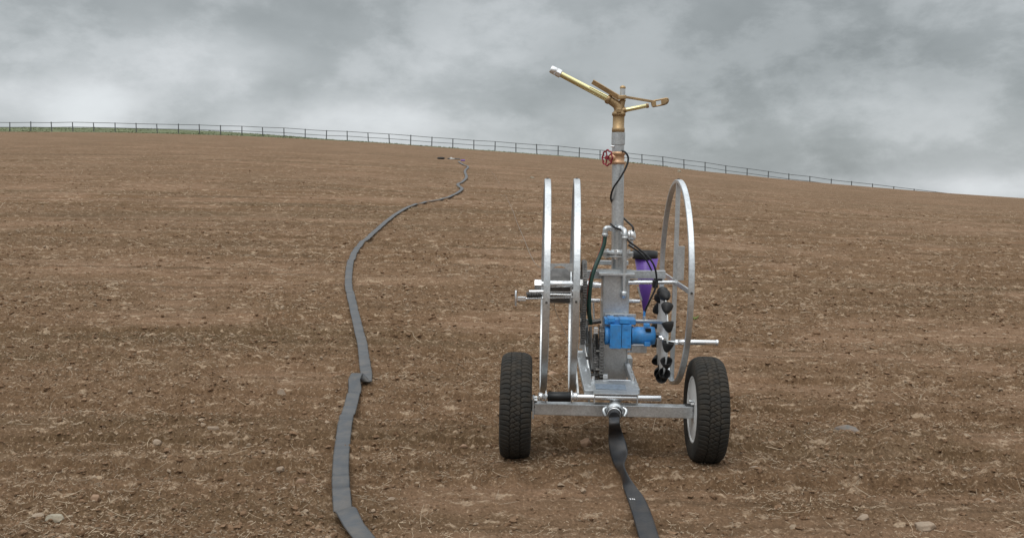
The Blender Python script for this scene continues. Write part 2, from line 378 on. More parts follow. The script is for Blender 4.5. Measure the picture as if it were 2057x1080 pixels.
# ------------------------------------------------------------------ fence on the brow
fe = bpy.data.objects.new('fence', None); COL.objects.link(fe); fe.location = (0, 110, float(ground(0, 110)))
tag(fe, 'dark two-rail fence running along the grassy brow of the hill', 'fence')
FSP, FH = 2.37, 1.04
x0 = (28 - CX)/F*110
fx = [x0 + FSP*k for k in range(-10, 52)]
offs = {k: (random.uniform(-.06, .06), random.uniform(-.05, .04)) for k in range(len(fx))}
for k, x in enumerate(fx):
    z = float(ground(x, 110)); mb = MB(); h = FH + random.uniform(-.05, .05)
    mb.cyl((x, 0, z - .3 - fe.location.z), (x + offs[k][0], 0, z + h - fe.location.z), .056, .052, 10)
    mb.lathe([(.056, 0), (.05, .02), (.0, .032)], (x + offs[k][0], 0, z + h - fe.location.z), (0, 0, 1), 10)
    mb.build('post', M['fence'], fe)
for zz, r_ in ((FH - .03, .034), (FH*.47, .031)):
    mb = MB(); mb.tube([(x, -.0, float(ground(x, 110)) + zz + offs[k][1] - fe.location.z) for k, x in enumerate(fx)], r_, 6, 2); mb.build('rail', M['fence'], fe)

# ------------------------------------------------------------------ the irrigator cart
cart = bpy.data.objects.new('irrigator_cart', None); COL.objects.link(cart)
cart.location = (OX, OY, float(ground(OX, OY)))
PSI, ROLL = math.atan(42.5/F), R(1.15)
cart.rotation_euler = (Matrix.Rotation(-PSI, 3, 'Z') @ Matrix.Rotation(ROLL, 3, 'Y')).to_euler()
tag(cart, 'galvanised travelling irrigator cart with brass sprinkler mast, cable reel and two tyres', 'irrigator')
MW = Matrix.Translation(cart.location) @ cart.rotation_euler.to_matrix().to_4x4(); MI = MW.inverted()
def L(px, py, dy):     # a photo point on the cart, dy metres ahead of its axle, in cart coordinates
    a = (px - CX)/F; b = (CY - py)/F
    d = Vector((a, math.cos(PITCH) + b*math.sin(PITCH), -math.sin(PITCH) + b*math.cos(PITCH)))
    o = MI @ Vector((0, 0, ZC)); d = MI.to_3x3() @ d
    return o + d*((dy - o.y)/d.y)
def S(px, dy=0): return px*(OY + dy)/F*1.005           # photo pixels to metres at that depth
XA, ZA = Vector((1, 0, 0)), Vector((0, 0, 1))
g, z_ = M['galv'], M['zinc']
# wheels
RW, TW = .322, .19
def tyre_mesh():
    seg, npf = 1024, 57
    half = TW/2; V = np.zeros((seg, npf+14, 3)); th = np.arange(seg)*2*np.pi/seg
    prof = []
    for i in range(npf):
        x = -half*.93 + 2*half*.93*i/(npf-1); prof.append((x, RW - .026*abs(x/(half*.93))**3.6))
    side = [(half*.97, RW-.042), (half*.99, RW-.06), (half*.985, RW-.085), (half*.95, RW-.105), (half*.90, RW-.118), (half*.84, RW-.122), (half*.80, RW-.118)]
    full = [(-x, r) for x, r in side[::-1]] + prof + side
    for j, (x, r) in enumerate(full):
        rr = np.full(seg, r)
        if 7 <= j < 7 + npf:
            u = x/half; dep = np.zeros(seg)
            q_ = th*64/(2*np.pi); zz = np.abs((q_ % 1) - .5)*4 - 1            # zigzag
            for c in (-.33, .33):
                cen = c + .045*zz; dep = np.maximum(dep, np.exp(-((u - cen)/.030)**4))
            if abs(u) > .33:
                ph_ = (q_ + .25*np.sin((abs(u)-.33)*4.5) + (.5 if u > 0 else 0)) % 1
                dep = np.maximum(dep, (.75 if abs(u) < .8 else .5)*np.exp(-((ph_ - .5)/.11)**4))
            else:
                dep = np.maximum(dep, .7*np.exp(-((u - .10*np.sin(2*np.pi*q_))/.035)**4))
                ph_ = (q_ + 1.1*u) % 1
                dep = np.maximum(dep, .5*np.exp(-((ph_ - .5)/.10)**4))
            rr = rr - .0095*dep
        V[:, j, 0] = x; V[:, j, 1] = rr*np.cos(th); V[:, j, 2] = rr*np.sin(th)
    nj = V.shape[1]; idx = np.arange(seg*nj).reshape(seg, nj); nx_ = np.roll(idx, -1, 0)
    Fc = np.stack([idx[:, :-1].ravel(), nx_[:, :-1].ravel(), nx_[:, 1:].ravel(), idx[:, 1:].ravel()], 1)
    return np_mesh('tyre', V.reshape(-1, 3), Fc, True)
tm = tyre_mesh(); tm.materials.append(M['tyre'])
for sgn in (-1, 1):
    mb = MB(); s_ = -sgn      # inner face looks towards the middle of the cart
    mb.lathe([(RW-.119, TW*.40), (RW-.120, TW*.435), (RW-.128, TW*.43), (RW-.136, TW*.40), (RW-.142, TW*.22), (.14, TW*.15), (.10, TW*.2), (.05, TW*.22), (.045, TW*.25)], (0, 0, 0), (s_, 0, 0), 64)
    mb.lathe([(RW-.128, TW*.38), (RW-.150, TW*.36), (RW-.160, TW*.2), (.12, .03), (.04, .02)], (-s_*.012, 0, 0), (-s_, 0, 0), 48)
    wh = mb.build('wheel', M['rim'], cart); wh.location = (sgn*.575, 0, RW - .006)
    ty = bpy.data.objects.new('tyre', tm); COL.objects.link(ty); ty.parent = wh; ty.rotation_euler = (R(5 + 3*sgn), 0, 0)
    mb = MB(); mb.cyl((s_*.02, 0, 0), (s_*(TW/2 + .03), 0, 0), .035, None, 24, .003); mb.build('hub', M['rubber'], wh)
    for k in range(5):
        a = k*2*math.pi/5; mb = MB(); mb.hexa((s_*.040, .075*math.cos(a), .075*math.sin(a)), (s_*.056, .075*math.cos(a), .075*math.sin(a)), .011); mb.build('wheel_nut', z_, wh)
# axle beam
axz = L(1230, 822, 0).z
xl, xr = L(1073, 820, 0).x, L(1391, 820, 0).x
mb = MB(); mb.box(((xl+xr)/2, 0, axz), (xr-xl, .07, .072), None, .005); ax = mb.build('axle_beam', g, cart)
for xx, dd in ((xl, -1), (xr, 1)):
    mb = MB(); mb.box((xx + dd*.006, 0, axz + .005), (.011, .10, .125), None, .002)
    for q in (-.04, .04): mb.hexa((xx - dd*.0, q, axz + .055), (xx - dd*.018, q, axz + .055), .009)
    mb.build('end_plate', g, cart)
    mb = MB(); mb.cyl((xx + dd*.01, 0, RW), (dd*.575, 0, RW), .024, None, 16); mb.build('stub_axle', M['rubber'], cart)
# chassis rails running forward to the column
CD = .62       # column depth ahead of the axle
zr = axz + .03
for (a, b) in (((1179, 789), (1166, 708)), ((1280, 787), (1256, 724))):
    p0 = L(a[0] + (5 if a[0] < 1200 else 0), a[1], .05); p1 = L(b[0], b[1], CD)
    mb = MB(); mb.beam(p0, p1, .062 if a[0] < 1200 else .034, .035, ZA, .004)
    mb.beam(p0 + Vector((.0, 0, -.035)), p1 + Vector((0, 0, -.035)), .012, .05, ZA, .003)
    for t in (.12, .5, .85):
        q = p0.lerp(p1, t); mb.hexa(q + Vector((.008, 0, .015)), q + Vector((.008, 0, .030)), .009)
    mb.build('chassis_rail', g, cart)
p = L(1163, 712, .55); mb = MB(); mb.box(p + Vector((.02, 0, -.005)), (.075, .06, .05), None, .004)
for q in (-.02, .02): mb.hexa(p + Vector((.02 + q, -.03, -.005)), p + Vector((.02 + q, -.042, -.005)), .009)
mb.build('rail_bracket', g, cart)
# white plate left of the left rail
p = L(1157, 760, .22); mb = MB(); mb.beam(L(1156, 738, .45), L(1161, 795, .03), .012, .05); mb.build('guard_strip', M['rim'], cart)
# deck plate with sticker
dp0, dp1 = L(1238, 789, -.01), L(1234, 764, .20)
mb = MB(); mb.beam((dp0.x, dp0.y, dp0.z), (dp1.x, dp1.y, dp1.z), S(92), .008); dk = mb.build('deck_plate', g, cart)
d = (dp1 - dp0); nrm = XA.cross(d).normalized()
mb = MB(); mb.beam(dp0 + d*.22 + nrm*.006 - XA*.03, dp0 + d*.62 + nrm*.006 - XA*.03, S(62), .002, nrm, .0); mb.build('sticker', M['sticker'], dk)
mb = MB(); mb.cyl(L(1221, 765, .24), L(1267, 766, .24), .012, None, 14); mb.build('cross_rod', z_, cart)
p = L(1216, 759, .24); mb = MB(); mb.box(p, (.03, .03, .05), None, .004); mb.build('rod_block', z_, cart)
for q in (1192, 1272):
    p = L(q, 766, .18); mb = MB(); mb.hexa(p, p + ZA*.035, .008); mb.build('bolt', z_, cart)
# roller shaft in front of the reel, and its clamp bracket
RD = -.06
mb = MB(); mb.cyl(L(1090, 795.5, RD), L(1328, 799.5, RD), .0165, None, 18, .002); rs = mb.build('roller_shaft', z_, cart)
mb = MB(); mb.cyl(L(1100, 796, RD), L(1146, 796.5, RD), .030, None, 28, .002); mb.build('roller', M['plastic'], rs)
for q in (1096.5, 1148):
    p = L(q, 796, RD); mb = MB(); mb.lathe([(.036, -.004), (.038, -.002), (.038, .002), (.036, .004)], p, XA, 32); mb.build('roller_disc', z_, rs)
for q in (1085, 1155):
    p = L(q, 796, RD); mb = MB(); mb.cyl(p - XA*.011, p + XA*.014, .025, None, 16, .003); mb.build('collar', z_, rs)
c0, c1 = L(1194, 797, RD), L(1280, 799, RD)
mb = MB(); cm = (c0+c1)/2
mb.box(cm + Vector((0, .02, .024)), (c1.x-c0.x, .085, .006), None, .002)
for q in (c0, c1): mb.box(Vector((q.x, cm.y + .02, cm.z - .003)), (.006, .085, .062), None, .002)
mb.build('shaft_clamp', g, cart)
# hose inlet with cam lock
mb = MB(); p = L(1240, 815, -.02); mb.tube([L(1237, 803, .02), L(1236, 810, -.03), L(1235.5, 818, -.07), L(1235, 825, -.10)], .036, 20, 5)
fit = mb.build('hose_inlet', g, cart)
fa, fb = L(1235, 823, -.09), L(1234.5, 832, -.145); ax_ = (fb - fa).normalized()
mb = MB(); mb.lathe([(.044, 0), (.052, .006), (.052, .020), (.044, .026), (.044, .034), (.035, .038)], fa, ax_, 28); mb.build('coupling_ring', M['galv'], fit); mb = MB(); mb.lathe([(.040, .030), (.046, .034), (.046, .050), (.038, .056)], fa, ax_, 28); mb.build('seal_ring', M['rubber'], fit)
for sgn in (-1, 1):
    mb = MB(); mb.tube([fa + Vector((sgn*.05, .01, .012)), fa + Vector((sgn*.066, .0, .004)), fa + Vector((sgn*.067, -.01, -.012)), fa + Vector((sgn*.055, -.018, -.032))], .011, 8, 4); mb.build('cam_lever', g, fit)
# column
ccx = (L(1207, 650, CD).x + L(1260, 650, CD).x)/2; cwd = L(1260, 650, CD).x - L(1207, 650, CD).x
ctop = L(1234, 553, CD - .09).z
mb = MB(); mb.box((ccx, CD, (ctop + zr)/2), (cwd, .17, ctop - zr), None, .008); col = mb.build('column', g, cart)
mb = MB(); mb.box((ccx, CD, ctop + .009), (cwd + .06, .25, .018), None, .003); mb.build('cap_plate', g, col)
for sgn in (-1, 1):
    mb = MB(); mb.box((ccx + sgn*(cwd/2 + .018), CD, zr + .14), (.036, .14, .10), None, .004); cf = mb.build('column_foot', g, col)
    mb = MB(); mb.hexa((ccx + sgn*(cwd/2 + .020), CD - .07, zr + .14), (ccx + sgn*(cwd/2 + .020), CD - .083, zr + .14), .011); mb.build('bolt', z_, cf)
# cross arm at the column top, carrying shafts to the reels
zc_ = L(1300, 551, CD + .05).z
mb = MB(); mb.beam(L(1166, 551, CD + .10), L(1336, 551, CD + .10), .05, .055); mb.build('cross_arm', g, cart)
mb = MB(); mb.beam(L(1196, 527, CD + .22), L(1262, 528, CD + .22), .04, .03); mb.build('rear_arm', g, cart)
V = [L(1199, 540, CD - .06), L(1268, 541, CD - .06), L(1276, 545, CD - .06), L(1280, 556, CD - .06), L(1202, 554, CD - .06)]
V2 = [v + Vector((0, .008, 0)) for v in V]
mb = MB(); mb.add(V + V2, [[0, 1, 2, 3, 4], [9, 8, 7, 6, 5]] + [[i, (i+1) % 5, 5 + (i+1) % 5, 5 + i] for i in range(5)]); mb.build('arm_gusset', g, cart)
# reels
RC = .52
def hoop(px, py_top, py_bot, bar, spokes, name, ang0):
    c = L(px, (py_top+py_bot)/2, RC); rad = S((py_bot - py_top)/2, RC) - .014
    mb = MB(); mb.ring(c, rad, bar, .024); o = mb.build(name, g, cart)
    for k in range(spokes):
        a = ang0 + k*2*math.pi/spokes; dv = Vector((0, math.cos(a), math.sin(a)))
        mb = MB(); mb.beam(c - dv*.0, c + dv*(rad - .013), .012 if spokes > 3 else .03, .03, XA if abs(dv.z) > .9 else ZA, .003); mb.build('spoke', g, o)
        mb = MB(); mb.hexa(c + dv*(rad + .012), c + dv*(rad + .018), .008); mb.build('bolt', M['steel'], o)
    return c, rad, o
cL, rL, hl = hoop(1095, 359, 789, .040, 4, 'reel_hoop', R(2))
cM, rM, hm = hoop(1153, 359, 787, .040, 4, 'reel_hoop', R(2))
aw = R(-1.3); hm.rotation_euler = (0, 0, aw); hm.location = cM - Matrix.Rotation(aw, 3, 'Z') @ cM      # this hoop runs slightly out of true
cR, rR, hr = hoop(1356, 361, 771, .034, 4, 'reel_hoop', R(0))
dv = Vector((0, 0, 1))
mb = MB(); mb.beam(cR + Vector((.018, -.10, .02)), cR + Vector((.018, -.10, .24)), .006, .045, XA); mb.build('spoke_gusset', g, hr)
# drum between the left hoops
cD = (cL + cM)/2; half = (cM.x - cL.x)/2
mb = MB(); mb.cyl(cD - XA*(half - .03), cD + XA*(half - .02), .115, None, 40); dr = mb.build('drum', M['steel'], cart)
mb = MB(); mb.cyl(cD - XA*(half - .018), cD + XA*(half - .018), .042, None, 24); mb.build('drum_core', z_, dr)
for sgn in (-1, 1):
    mb = MB(); mb.lathe([(.12, -.004), (.12, .004)], cD + XA*sgn*(half - .024), XA, 40); mb.build('drum_cheek', g, dr)
for k in range(2):
    a = k*math.pi + .35; o_ = Vector((0, math.cos(a), math.sin(a)))*.132
    mb = MB(); mb.cyl(cD - XA*(half - .02) + o_, cD + XA*(half - .02) + o_, .009, None, 10); mb.build('tie_rod', z_, dr)
mb = MB(); mb.cyl(L(1104, 570, RC - .13), L(1150, 570.5, RC - .13), .022, None, 24, .002); mb.build('guide_roller', z_, dr)
# guide bracket with arched cut-out in front of the drum
by = RC - .145
V = []; A0, A1 = L(1103, 529, by), L(1151, 529, by); B0, B1 = L(1103, 543, by), L(1151, 546, by)
top = [A0.lerp(A1, k/14) for k in range(15)]
bot = []
for k in range(15):
    t = k/14; q = B0.lerp(B1, t)
    if .08 < t < .82: q = q + ZA*S(11)*math.sin(math.pi*(t-.08)/.74)**.6
    bot.append(q)
V = top + bot + [v + Vector((0, .007, 0)) for v in top + bot]; Fs = []
for k in range(14):
    Fs += [[k, k+1, 16+k, 15+k], [30+k, 45+k, 46+k, 31+k], [k, 30+k, 31+k, k+1], [15+k, 16+k, 46+k, 45+k]]
mb = MB(); mb.add(V, Fs); mb.build('cable_guide', g, cart)
# main shaft with nuts and bearings
mb = MB(); mb.cyl(L(1074, 570, RC), L(1207, 572.5, RC), .019, None, 18); mb.cyl(L(1262, 567, RC), L(1356, 567, RC), .013, None, 14); sh = mb.build('main_shaft', z_, cart)
for a, b, r_ in ((1074, 1087, .036), (1162, 1171, .040), (1178, 1184, .030)):
    mb = MB(); mb.hexa(L(a, 571, RC), L(b, 571.5, RC), r_); mb.build('shaft_nut', z_, sh)
# tensioner screw with tee handle and spring, left of the reel
td = RC - .10
mb = MB(); mb.cyl(L(1046, 600, td), L(1150, 596, td), .0075, None, 10); sc = mb.build('tension_screw', z_, cart)
hx = [L(1058 + k*1.9, 591.5 + (k % 2)*.2, td) for k in range(15)]
mb = MB(); c_ = L(1058, 592, td); e_ = L(1088, 592, td); pts = []
for k in range(97):
    t = k/96; a = t*2*math.pi*9; pts.append(c_.lerp(e_, t) + Vector((0, math.cos(a), math.sin(a)))*.017)
mb.tube(pts, .0045, 6, 1); mb.build('spring', M['steel'], sc)
mb = MB(); mb.box((L(1039, 600, td) + L(1057, 599.5, td))/2, (S(17, td), .028, .028), None, .004); mb.build('handle_socket', z_, sc)
mb = MB(); mb.cyl(L(1036.5, 583, td), L(1035.5, 614, td), .0065, None, 10, .002); mb.build('tee_handle', z_, sc)
mb = MB(); mb.cyl(L(1063, 586, td), L(1160, 585, td), .012, None, 12); mb.build('guide_rod', z_, cart)
# sprockets and chains
def sprocket(c, r, name, parent, teeth=24, hub=.03):
    mb = MB(); n = teeth*4; V = []; pr = [0, 1, 1, 0]
    for k in range(n):
        a = 2*math.pi*k/n; rr = r + (.006 if pr[k % 4] else -.004)
        for q in (-.003, .003): V.append(c + Vector((q, rr*math.cos(a), rr*math.sin(a))))
    Fs = [[2*k, 2*((k+1) % n), 2*((k+1) % n)+1, 2*k+1] for k in range(n)] + [[2*k for k in range(n)], [2*k+1 for k in range(n)][::-1]]
    mb.add(V, Fs); mb.cyl(c - XA*.014, c + XA*.014, hub, None, 20); return mb.build(name, M['steel'], parent)
def chain(c0, r0, c1, r1, parent, pitch=.0165):
    # open belt round two wheels in the y-z plane; plates and rollers alternate
    d = c1 - c0; D_ = math.hypot(d.y, d.z); base = math.atan2(d.z, d.y); al = math.acos(max(-1, min(1, (r0 - r1)/D_)))
    P = []
    for k in range(41): a = base + al + (2*math.pi - 2*al)*k/40; P.append((c0.y + r0*math.cos(a), c0.z + r0*math.sin(a)))
    for k in range(41): a = base - al + 2*al*k/40; P.append((c1.y + r1*math.cos(a), c1.z + r1*math.sin(a)))
    P.append(P[0]); Ls = [0]
    for i in range(1, len(P)): Ls.append(Ls[-1] + math.hypot(P[i][0]-P[i-1][0], P[i][1]-P[i-1][1]))
    n = int(Ls[-1]/pitch); pts = [(np.interp(i*Ls[-1]/n, Ls, [q[0] for q in P]), np.interp(i*Ls[-1]/n, Ls, [q[1] for q in P])) for i in range(n+1)]
    mb = MB()
    for i in range(n):
        a = Vector((c0.x, *pts[i])); b = Vector((c0.x, *pts[i+1])); off = .0085 if i % 2 else .0065
        dd = (b-a).normalized()
        for s_ in (-1, 1): mb.beam(a - dd*.003 + XA*s_*off, b + dd*.003 + XA*s_*off, .0022, .013, XA if abs(dd.x) < .9 else ZA, 0)
        mb.cyl(a - XA*.010, a + XA*.010, .0052, None, 6)
    return mb.build('chain', M['steel'], parent)
cS = L(1171, 577, RC); rS = S(54, RC)
sprocket(cS, rS, 'reel_sprocket', cart, 40, .035)
cI = L(1187, 680, RC - .05); cI.x = cS.x + .004
cS2 = Vector((cS.x + .004, cS.y, cS.z))
sprocket(cI, .035, 'idler_sprocket', cart, 12, .018); chain(cS2, rS, cI, .037, cart)
cG = L(1208, 672, .43); cH = L(1207, 752, .36)
sprocket(cG, .05, 'drive_sprocket', cart, 18, .02); sprocket(cH, .045, 'lower_sprocket', cart, 16, .02); chain(cG, .052, cH, .047, cart, .019)
cG2 = L(1196, 690, .50); cH2 = L(1194, 754, .40)
sprocket(cG2, .06, 'drive_sprocket', cart, 20, .02); sprocket(cH2, .04, 'lower_sprocket', cart, 16, .02); chain(cG2, .062, cH2, .042, cart)
for (a, b, r_) in ((L(1180, 648, .50), L(1207, 644, .50), .016), (L(1187, 752, .38), L(1212, 753, .38), .012)): mb = MB(); mb.cyl(a, b, r_, None, 14); mb.build('chain_shaft', M['steel'], cart)
mb = MB(); mb.beam(L(1186, 655, .40), L(1190, 742, .34), .012, .03); mb.build('tensioner_arm', M['steel'], cart)
mb = MB(); mb.beam(L(1198, 662, .44), L(1203, 745, .40), .010, .02); mb.build('tensioner_arm', M['steel'], cart)
mb = MB(); p = L(1197, 663, .38); mb.box(p, (.028, .03, .04), None, .004); mb.build('tensioner_block', z_, cart)
mb = MB(); mb.beam(L(1175, 640, .56), L(1177, 712, .58), .045, .012); mb.build('side_plate', g, cart)
mb = MB(); mb.box(L(1170, 642, .54), (.03, .03, .02), None, .003); mb.build('plate_cap', z_, cart)
mb = MB(); mb.beam(L(1172, 676, .52), L(1186, 762, .32), .012, .03); mb.build('bearing_strut', g, cart)
for yy in (692, 718, 742):
    mb = MB(); p = L(1184, yy, .42); mb.box(p, (.05, .05, .02), None, .003); mb.build('strut_spacer', M['steel'], cart)
mb = MB(); mb.beam(L(1192, 607, CD + .2), L(1193, 640, CD + .2), .04, .01); mb.build('white_plate', M['rim'], cart)
mb = MB(); mb.cyl(L(1163, 603, CD + .15), L(1205, 604, CD + .15), .014, None, 12); mb.cyl(L(1258, 604, CD), L(1285, 605, CD), .013, None, 12); mb.build('spreader_rod', z_, cart)
for (q, yy, dd, rr_) in ((1177, 708, .60, .010), (1188, 700, .46, .013), (1201, 705, .40, .010), (1192, 728, .40, .013), (1180, 735, .42, .010), (1200, 742, .36, .012)):
    p = L(q, yy, dd); mb = MB(); mb.hexa(p + Vector((-.012, -.004, 0)), p + Vector((.016, -.004, 0)), rr_); mb.build('chain_bolt', M['steel'] if q > 1185 else z_, cart)
mb = MB(); mb.beam(L(1168, 700, .55), L(1174, 655, .55), .02, .03); mb.build('upright_bracket', g, cart)
mb = MB(); mb.beam(L(1183, 664, .46), L(1186, 750, .38), .006, .045); mb.build('chain_guard', M['steel'], cart)
# blue gearbox
gd = .40
gx0 = L(1226, 676, gd - .08).x; gx1 = L(1268, 676, gd - .08).x; gz0 = L(1240, 700, gd - .08).z; gz1 = L(1240, 652, gd - .08).z
mb = MB(); xm = (gx0+gx1)/2; seam = gx0 + (gx1-gx0)*.54
mb.box(((gx0 + seam)/2 - .001, gd, (gz0+gz1)/2), (seam - gx0 - .0008, .16, gz1-gz0), None, .003)
mb.box(((gx1 + seam)/2 + .001, gd, (gz0+gz1)/2 + .002), (gx1 - seam - .0008, .157, gz1-gz0 - .003), None, .003)
gb = mb.build('gearbox', M['blue'], cart)
ft0, ft1 = L(1214, 640, gd).x, L(1276, 640, gd).x; fz = L(1240, 646.5, gd - .05).z
mb = MB()
mb.box(((ft0 + ft1)/2, gd + .02, fz), (ft1 - ft0, .13, S(11, gd)), None, .005)
mb.box((ft0 + .042, gd + .0, fz + .012), (.045, .12, .028), None, .005); mb.box((ft0 + .125, gd - .01, fz + .008), (.065, .13, .032), None, .005)
mb.build('gearbox_top', M['blue'], gb)
fc = L(1220, 673, gd); rfl = S(19, gd)
mb = MB(); mb.lathe([(rfl*.8, -.018), (rfl, -.014), (rfl, .004), (rfl*.9, .010), (rfl*.9, .03)], fc, XA, 32); mb.build('output_flange', M['blue'], gb)
m0, m1 = L(1268, 673, gd), L(1316, 673, gd); ml = m1.x - m0.x; rm = S(18.5, gd)
mb = MB(); mb.lathe([(rm*1.02, 0), (rm*1.02, .01), (rm*.95, .014), (rm*.95, ml*.5), (rm*1.0, ml*.52), (rm*1.0, ml*.85), (rm*.93, ml*.97), (rm*.6, ml), (.015, ml)], m0, XA, 40); mo = mb.build('motor_housing', M['blue'], gb)
for (q, yy, hh) in ((1299, 652.5, 6), (1300, 690, 8)):
    mb = MB(); mb.box(L(q, yy, gd - .05), (S(12, gd), .05, S(hh, gd)), None, .004); mb.build('mount_lug', M['blue'], gb)
mb = MB(); mb.box(L(1302, 662.5, gd - rm*.78), (S(11, gd), .03, S(6, gd)), None, .003); mb.build('dark_recess', M['plastic'], gb)  # black block: the darkness of a housing recess put into its colour
for (q, yy) in ((1257.5, 658), (1229, 673), (1246, 674), (1262, 676), (1228, 692), (1263, 692)):
    p = L(q, yy, gd - .08); mb = MB(); mb.hexa(p + Vector((0, .01, 0)), p + Vector((0, -.004, 0)), .0065 if q != 1257.5 else .012); mb.build('bolt', M['blue'], gb)
p = L(1280, 700, .52); mb = MB(); mb.box(L(1282, 698, .5), (S(30, .5), .12, .05), None, .004); mb.build('gearbox_bracket', g, cart)
mb = MB(); mb.box((L(1216, 636, CD - .1) + L(1276, 636, CD - .1))/2, (S(62, CD), .012, .04), None, .003)
for q in (1229, 1257): mb.hexa(L(q, 632, CD - .10), L(q, 632, CD - .125), .012)
mb.build('mounting_plate', g, cart)
mb = MB(); mb.cyl(L(1260, 706, CD - .1), L(1288, 705, CD - .12), .008, None, 10); mb.build('bracket_rod', z_, cart)
# water turbine with black cups
cT = L(1330, 672, gd); RT = S(88, gd)
mb = MB(); mb.lathe([(RT*.93, -.004), (RT*.95, -.002), (RT*.95, .002), (RT*.93, .004)], cT, XA, 64, False); tb = mb.build('turbine_disc', M['rim'], cart)
mb = MB(); mb.cyl(m1 - XA*.01, cT + XA*.04, .018, None, 16); mb.build('turbine_shaft', M['steel'], tb)
mb = MB(); mb.box(cT + Vector((-.012, -.12, .0)), (.02, .22, .035), None, .003)
for q in (-.17, -.10): mb.hexa(cT + Vector((-.02, q, .0)), cT + Vector((-.034, q, .0)), .011)
mb.build('turbine_hub', z_, tb)
NCUP = 14
for k in range(NCUP):
    a = 2*math.pi*(k + .15)/NCUP; rad = Vector((0, math.cos(a), math.sin(a))); tan = Vector((0, -math.sin(a), math.cos(a)))
    mb = MB(); o_ = cT + rad*RT*.97 + XA*.0
    axd = (-tan + XA*.15*(1 if k % 2 else -1)).normalized()
    prof = [(.004, -.062), (.012, -.058), (.022, -.044), (.033, -.020), (.0385, .0), (.037, .002), (.031, -.018), (.020, -.040), (.010, -.050), (.0001, -.051)]
    mb.lathe(prof, o_ + axd*.012, axd, 20, True, False)
    mb.box(o_ - rad*.035 - axd*.01, (.012, .03, .03), Matrix((XA, rad, tan)).transposed(), .003)
    mb.build('cup', M['rubber'], tb)
# handle pipe to the right
mb = MB(); mb.cyl(L(1360, 686.5, .22), L(1439, 688, .22), .0165, None, 18, .002); hp = mb.build('side_roller', z_, cart)
mb = MB(); mb.lathe([(.0175, 0), (.0195, .002), (.0195, .012), (.0175, .014)], L(1438, 688, .22), XA, 18); mb.build('end_cap', z_, hp)
mb = MB(); mb.cyl(L(1335, 686, .22), L(1362, 686.5, .22), .008, None, 12); mb.hexa(L(1356, 686.5, .22), L(1361, 686.5, .22), .018); mb.build('roller_pin', z_, hp)
# outlet pipe to the turbine jet
mb = MB(); mb.tube([L(1276, 645, .50), L(1300, 645, .46), L(1322, 646, .40), L(1338, 648, .32)], .014, 12, 4); jp = mb.build('jet_pipe', g, cart)
p = L(1294, 640, .47); mb = MB(); mb.cyl(p, p + ZA*.02, .011, None, 12); mb.build('jet_fitting', z_, jp)
mb = MB(); mb.cyl(p + ZA*.02, p + ZA*.05, .008, None, 12); mb.build('hose_clip', M['blue'], jp)
# mast
MD = CD
mx_ = L(1240, 480, MD).x
mbase = ctop + .018
def mz(py): return L(1240, py, MD).z
lean = (L(1242, 250, MD).x - L(1240, 540, MD).x)/(mz(250) - mz(540))
def MP(py, ox=0): z = mz(py); return Vector((L(1240, 540, MD).x + lean*(z - mz(540)) + ox, MD, z))
rp = S(12, MD)
mb = MB(); mb.cyl(MP(549), MP(516), rp*.98, None, 32); mb.cyl(MP(503), MP(330), rp, None, 32); mast = mb.build('mast', g, cart)
fpos = MP(510); fl = S(32, MD)
mb = MB(); mb.lathe([(rp, -.016), (fl, -.016), (fl, -.003), (rp, -.003)], fpos, ZA, 36, False); mb.lathe([(rp, .003), (fl, .003), (fl, .015), (rp*1.25, .016), (rp, .03)], fpos, ZA, 36, False); fg = mb.build('mast_flange', g, mast)
for k in range(6):
    a = k*math.pi/3 + .3; mb = MB(); q = fpos + Vector((math.cos(a), math.sin(a), 0))*fl*.78; mb.hexa(q - ZA*.03, q + ZA*.03, .011); mb.build('bolt', z_, fg)
mb = MB(); mb.lathe([(rp*1.0, 0), (rp, mz(290)-mz(306))], MP(306), MP(290)-MP(306), 32); h = mz(266)-mz(291); mb.lathe([(rp*1.0, 0), (rp*1.12, .002), (rp*1.12, h-.002), (rp*1.0, h)], MP(291), ZA, 64, False); mb.build('pipe_socket', g, mast)
# hose clamps / elbows at 460
def elbow(pts, r, name, m=None):
    mb = MB(); mb.tube(pts, r, 16, 6)
    P = [Vector(p) for p in pts]
    for q, d in ((P[0], P[1]-P[0]), (P[-1], P[-2]-P[-1])): d.normalize(); mb.lathe([(r, -.003), (r*1.22, 0), (r*1.22, .014), (r, .018)], q, d, 18)
    return mb.build(name, m or g, cart)
elbow([L(1235, 460, MD - .05), L(1224, 458, MD - .06), L(1217, 459, MD - .07), L(1215.5, 466, MD - .07), L(1215, 474, MD - .07)], .0165, 'elbow')
elbow([L(1244, 459, MD - .05), L(1251, 461, MD - .08), L(1255, 465, MD - .10), L(1255, 472, MD - .11), L(1255, 480, MD - .11)], .018, 'elbow')
mb = MB(); mb.cyl(L(1255, 478, MD - .11), L(1253, 592, MD - .11), .0155, None, 18)
mb.build('down_pipe', g, cart)
p = L(1253, 592, MD - .11); mb = MB(); mb.lathe([(.018, .025), (.023, .02), (.024, 0), (.020, -.016), (.008, -.024), (.0, -.025)], p, ZA, 20); mb.build('pipe_cap', g, cart)
p = L(1258, 474, MD - .02); mb = MB(); mb.lathe([(.018, 0), (.022, .006), (.022, .02), (.034, .022), (.034, .030), (.030, .032), (.034, .034), (.036, .05), (.028, .058), (.02, .06)], p, Vector((1, -.35, .2)), 28); mb.build('regulator', M['alu'], cart)
p = L(1267, 484, MD - .04); mb = MB(); mb.cyl(p, p - ZA*.04 + XA*.01, .014, None, 14); mb.build('regulator_port', g, cart)
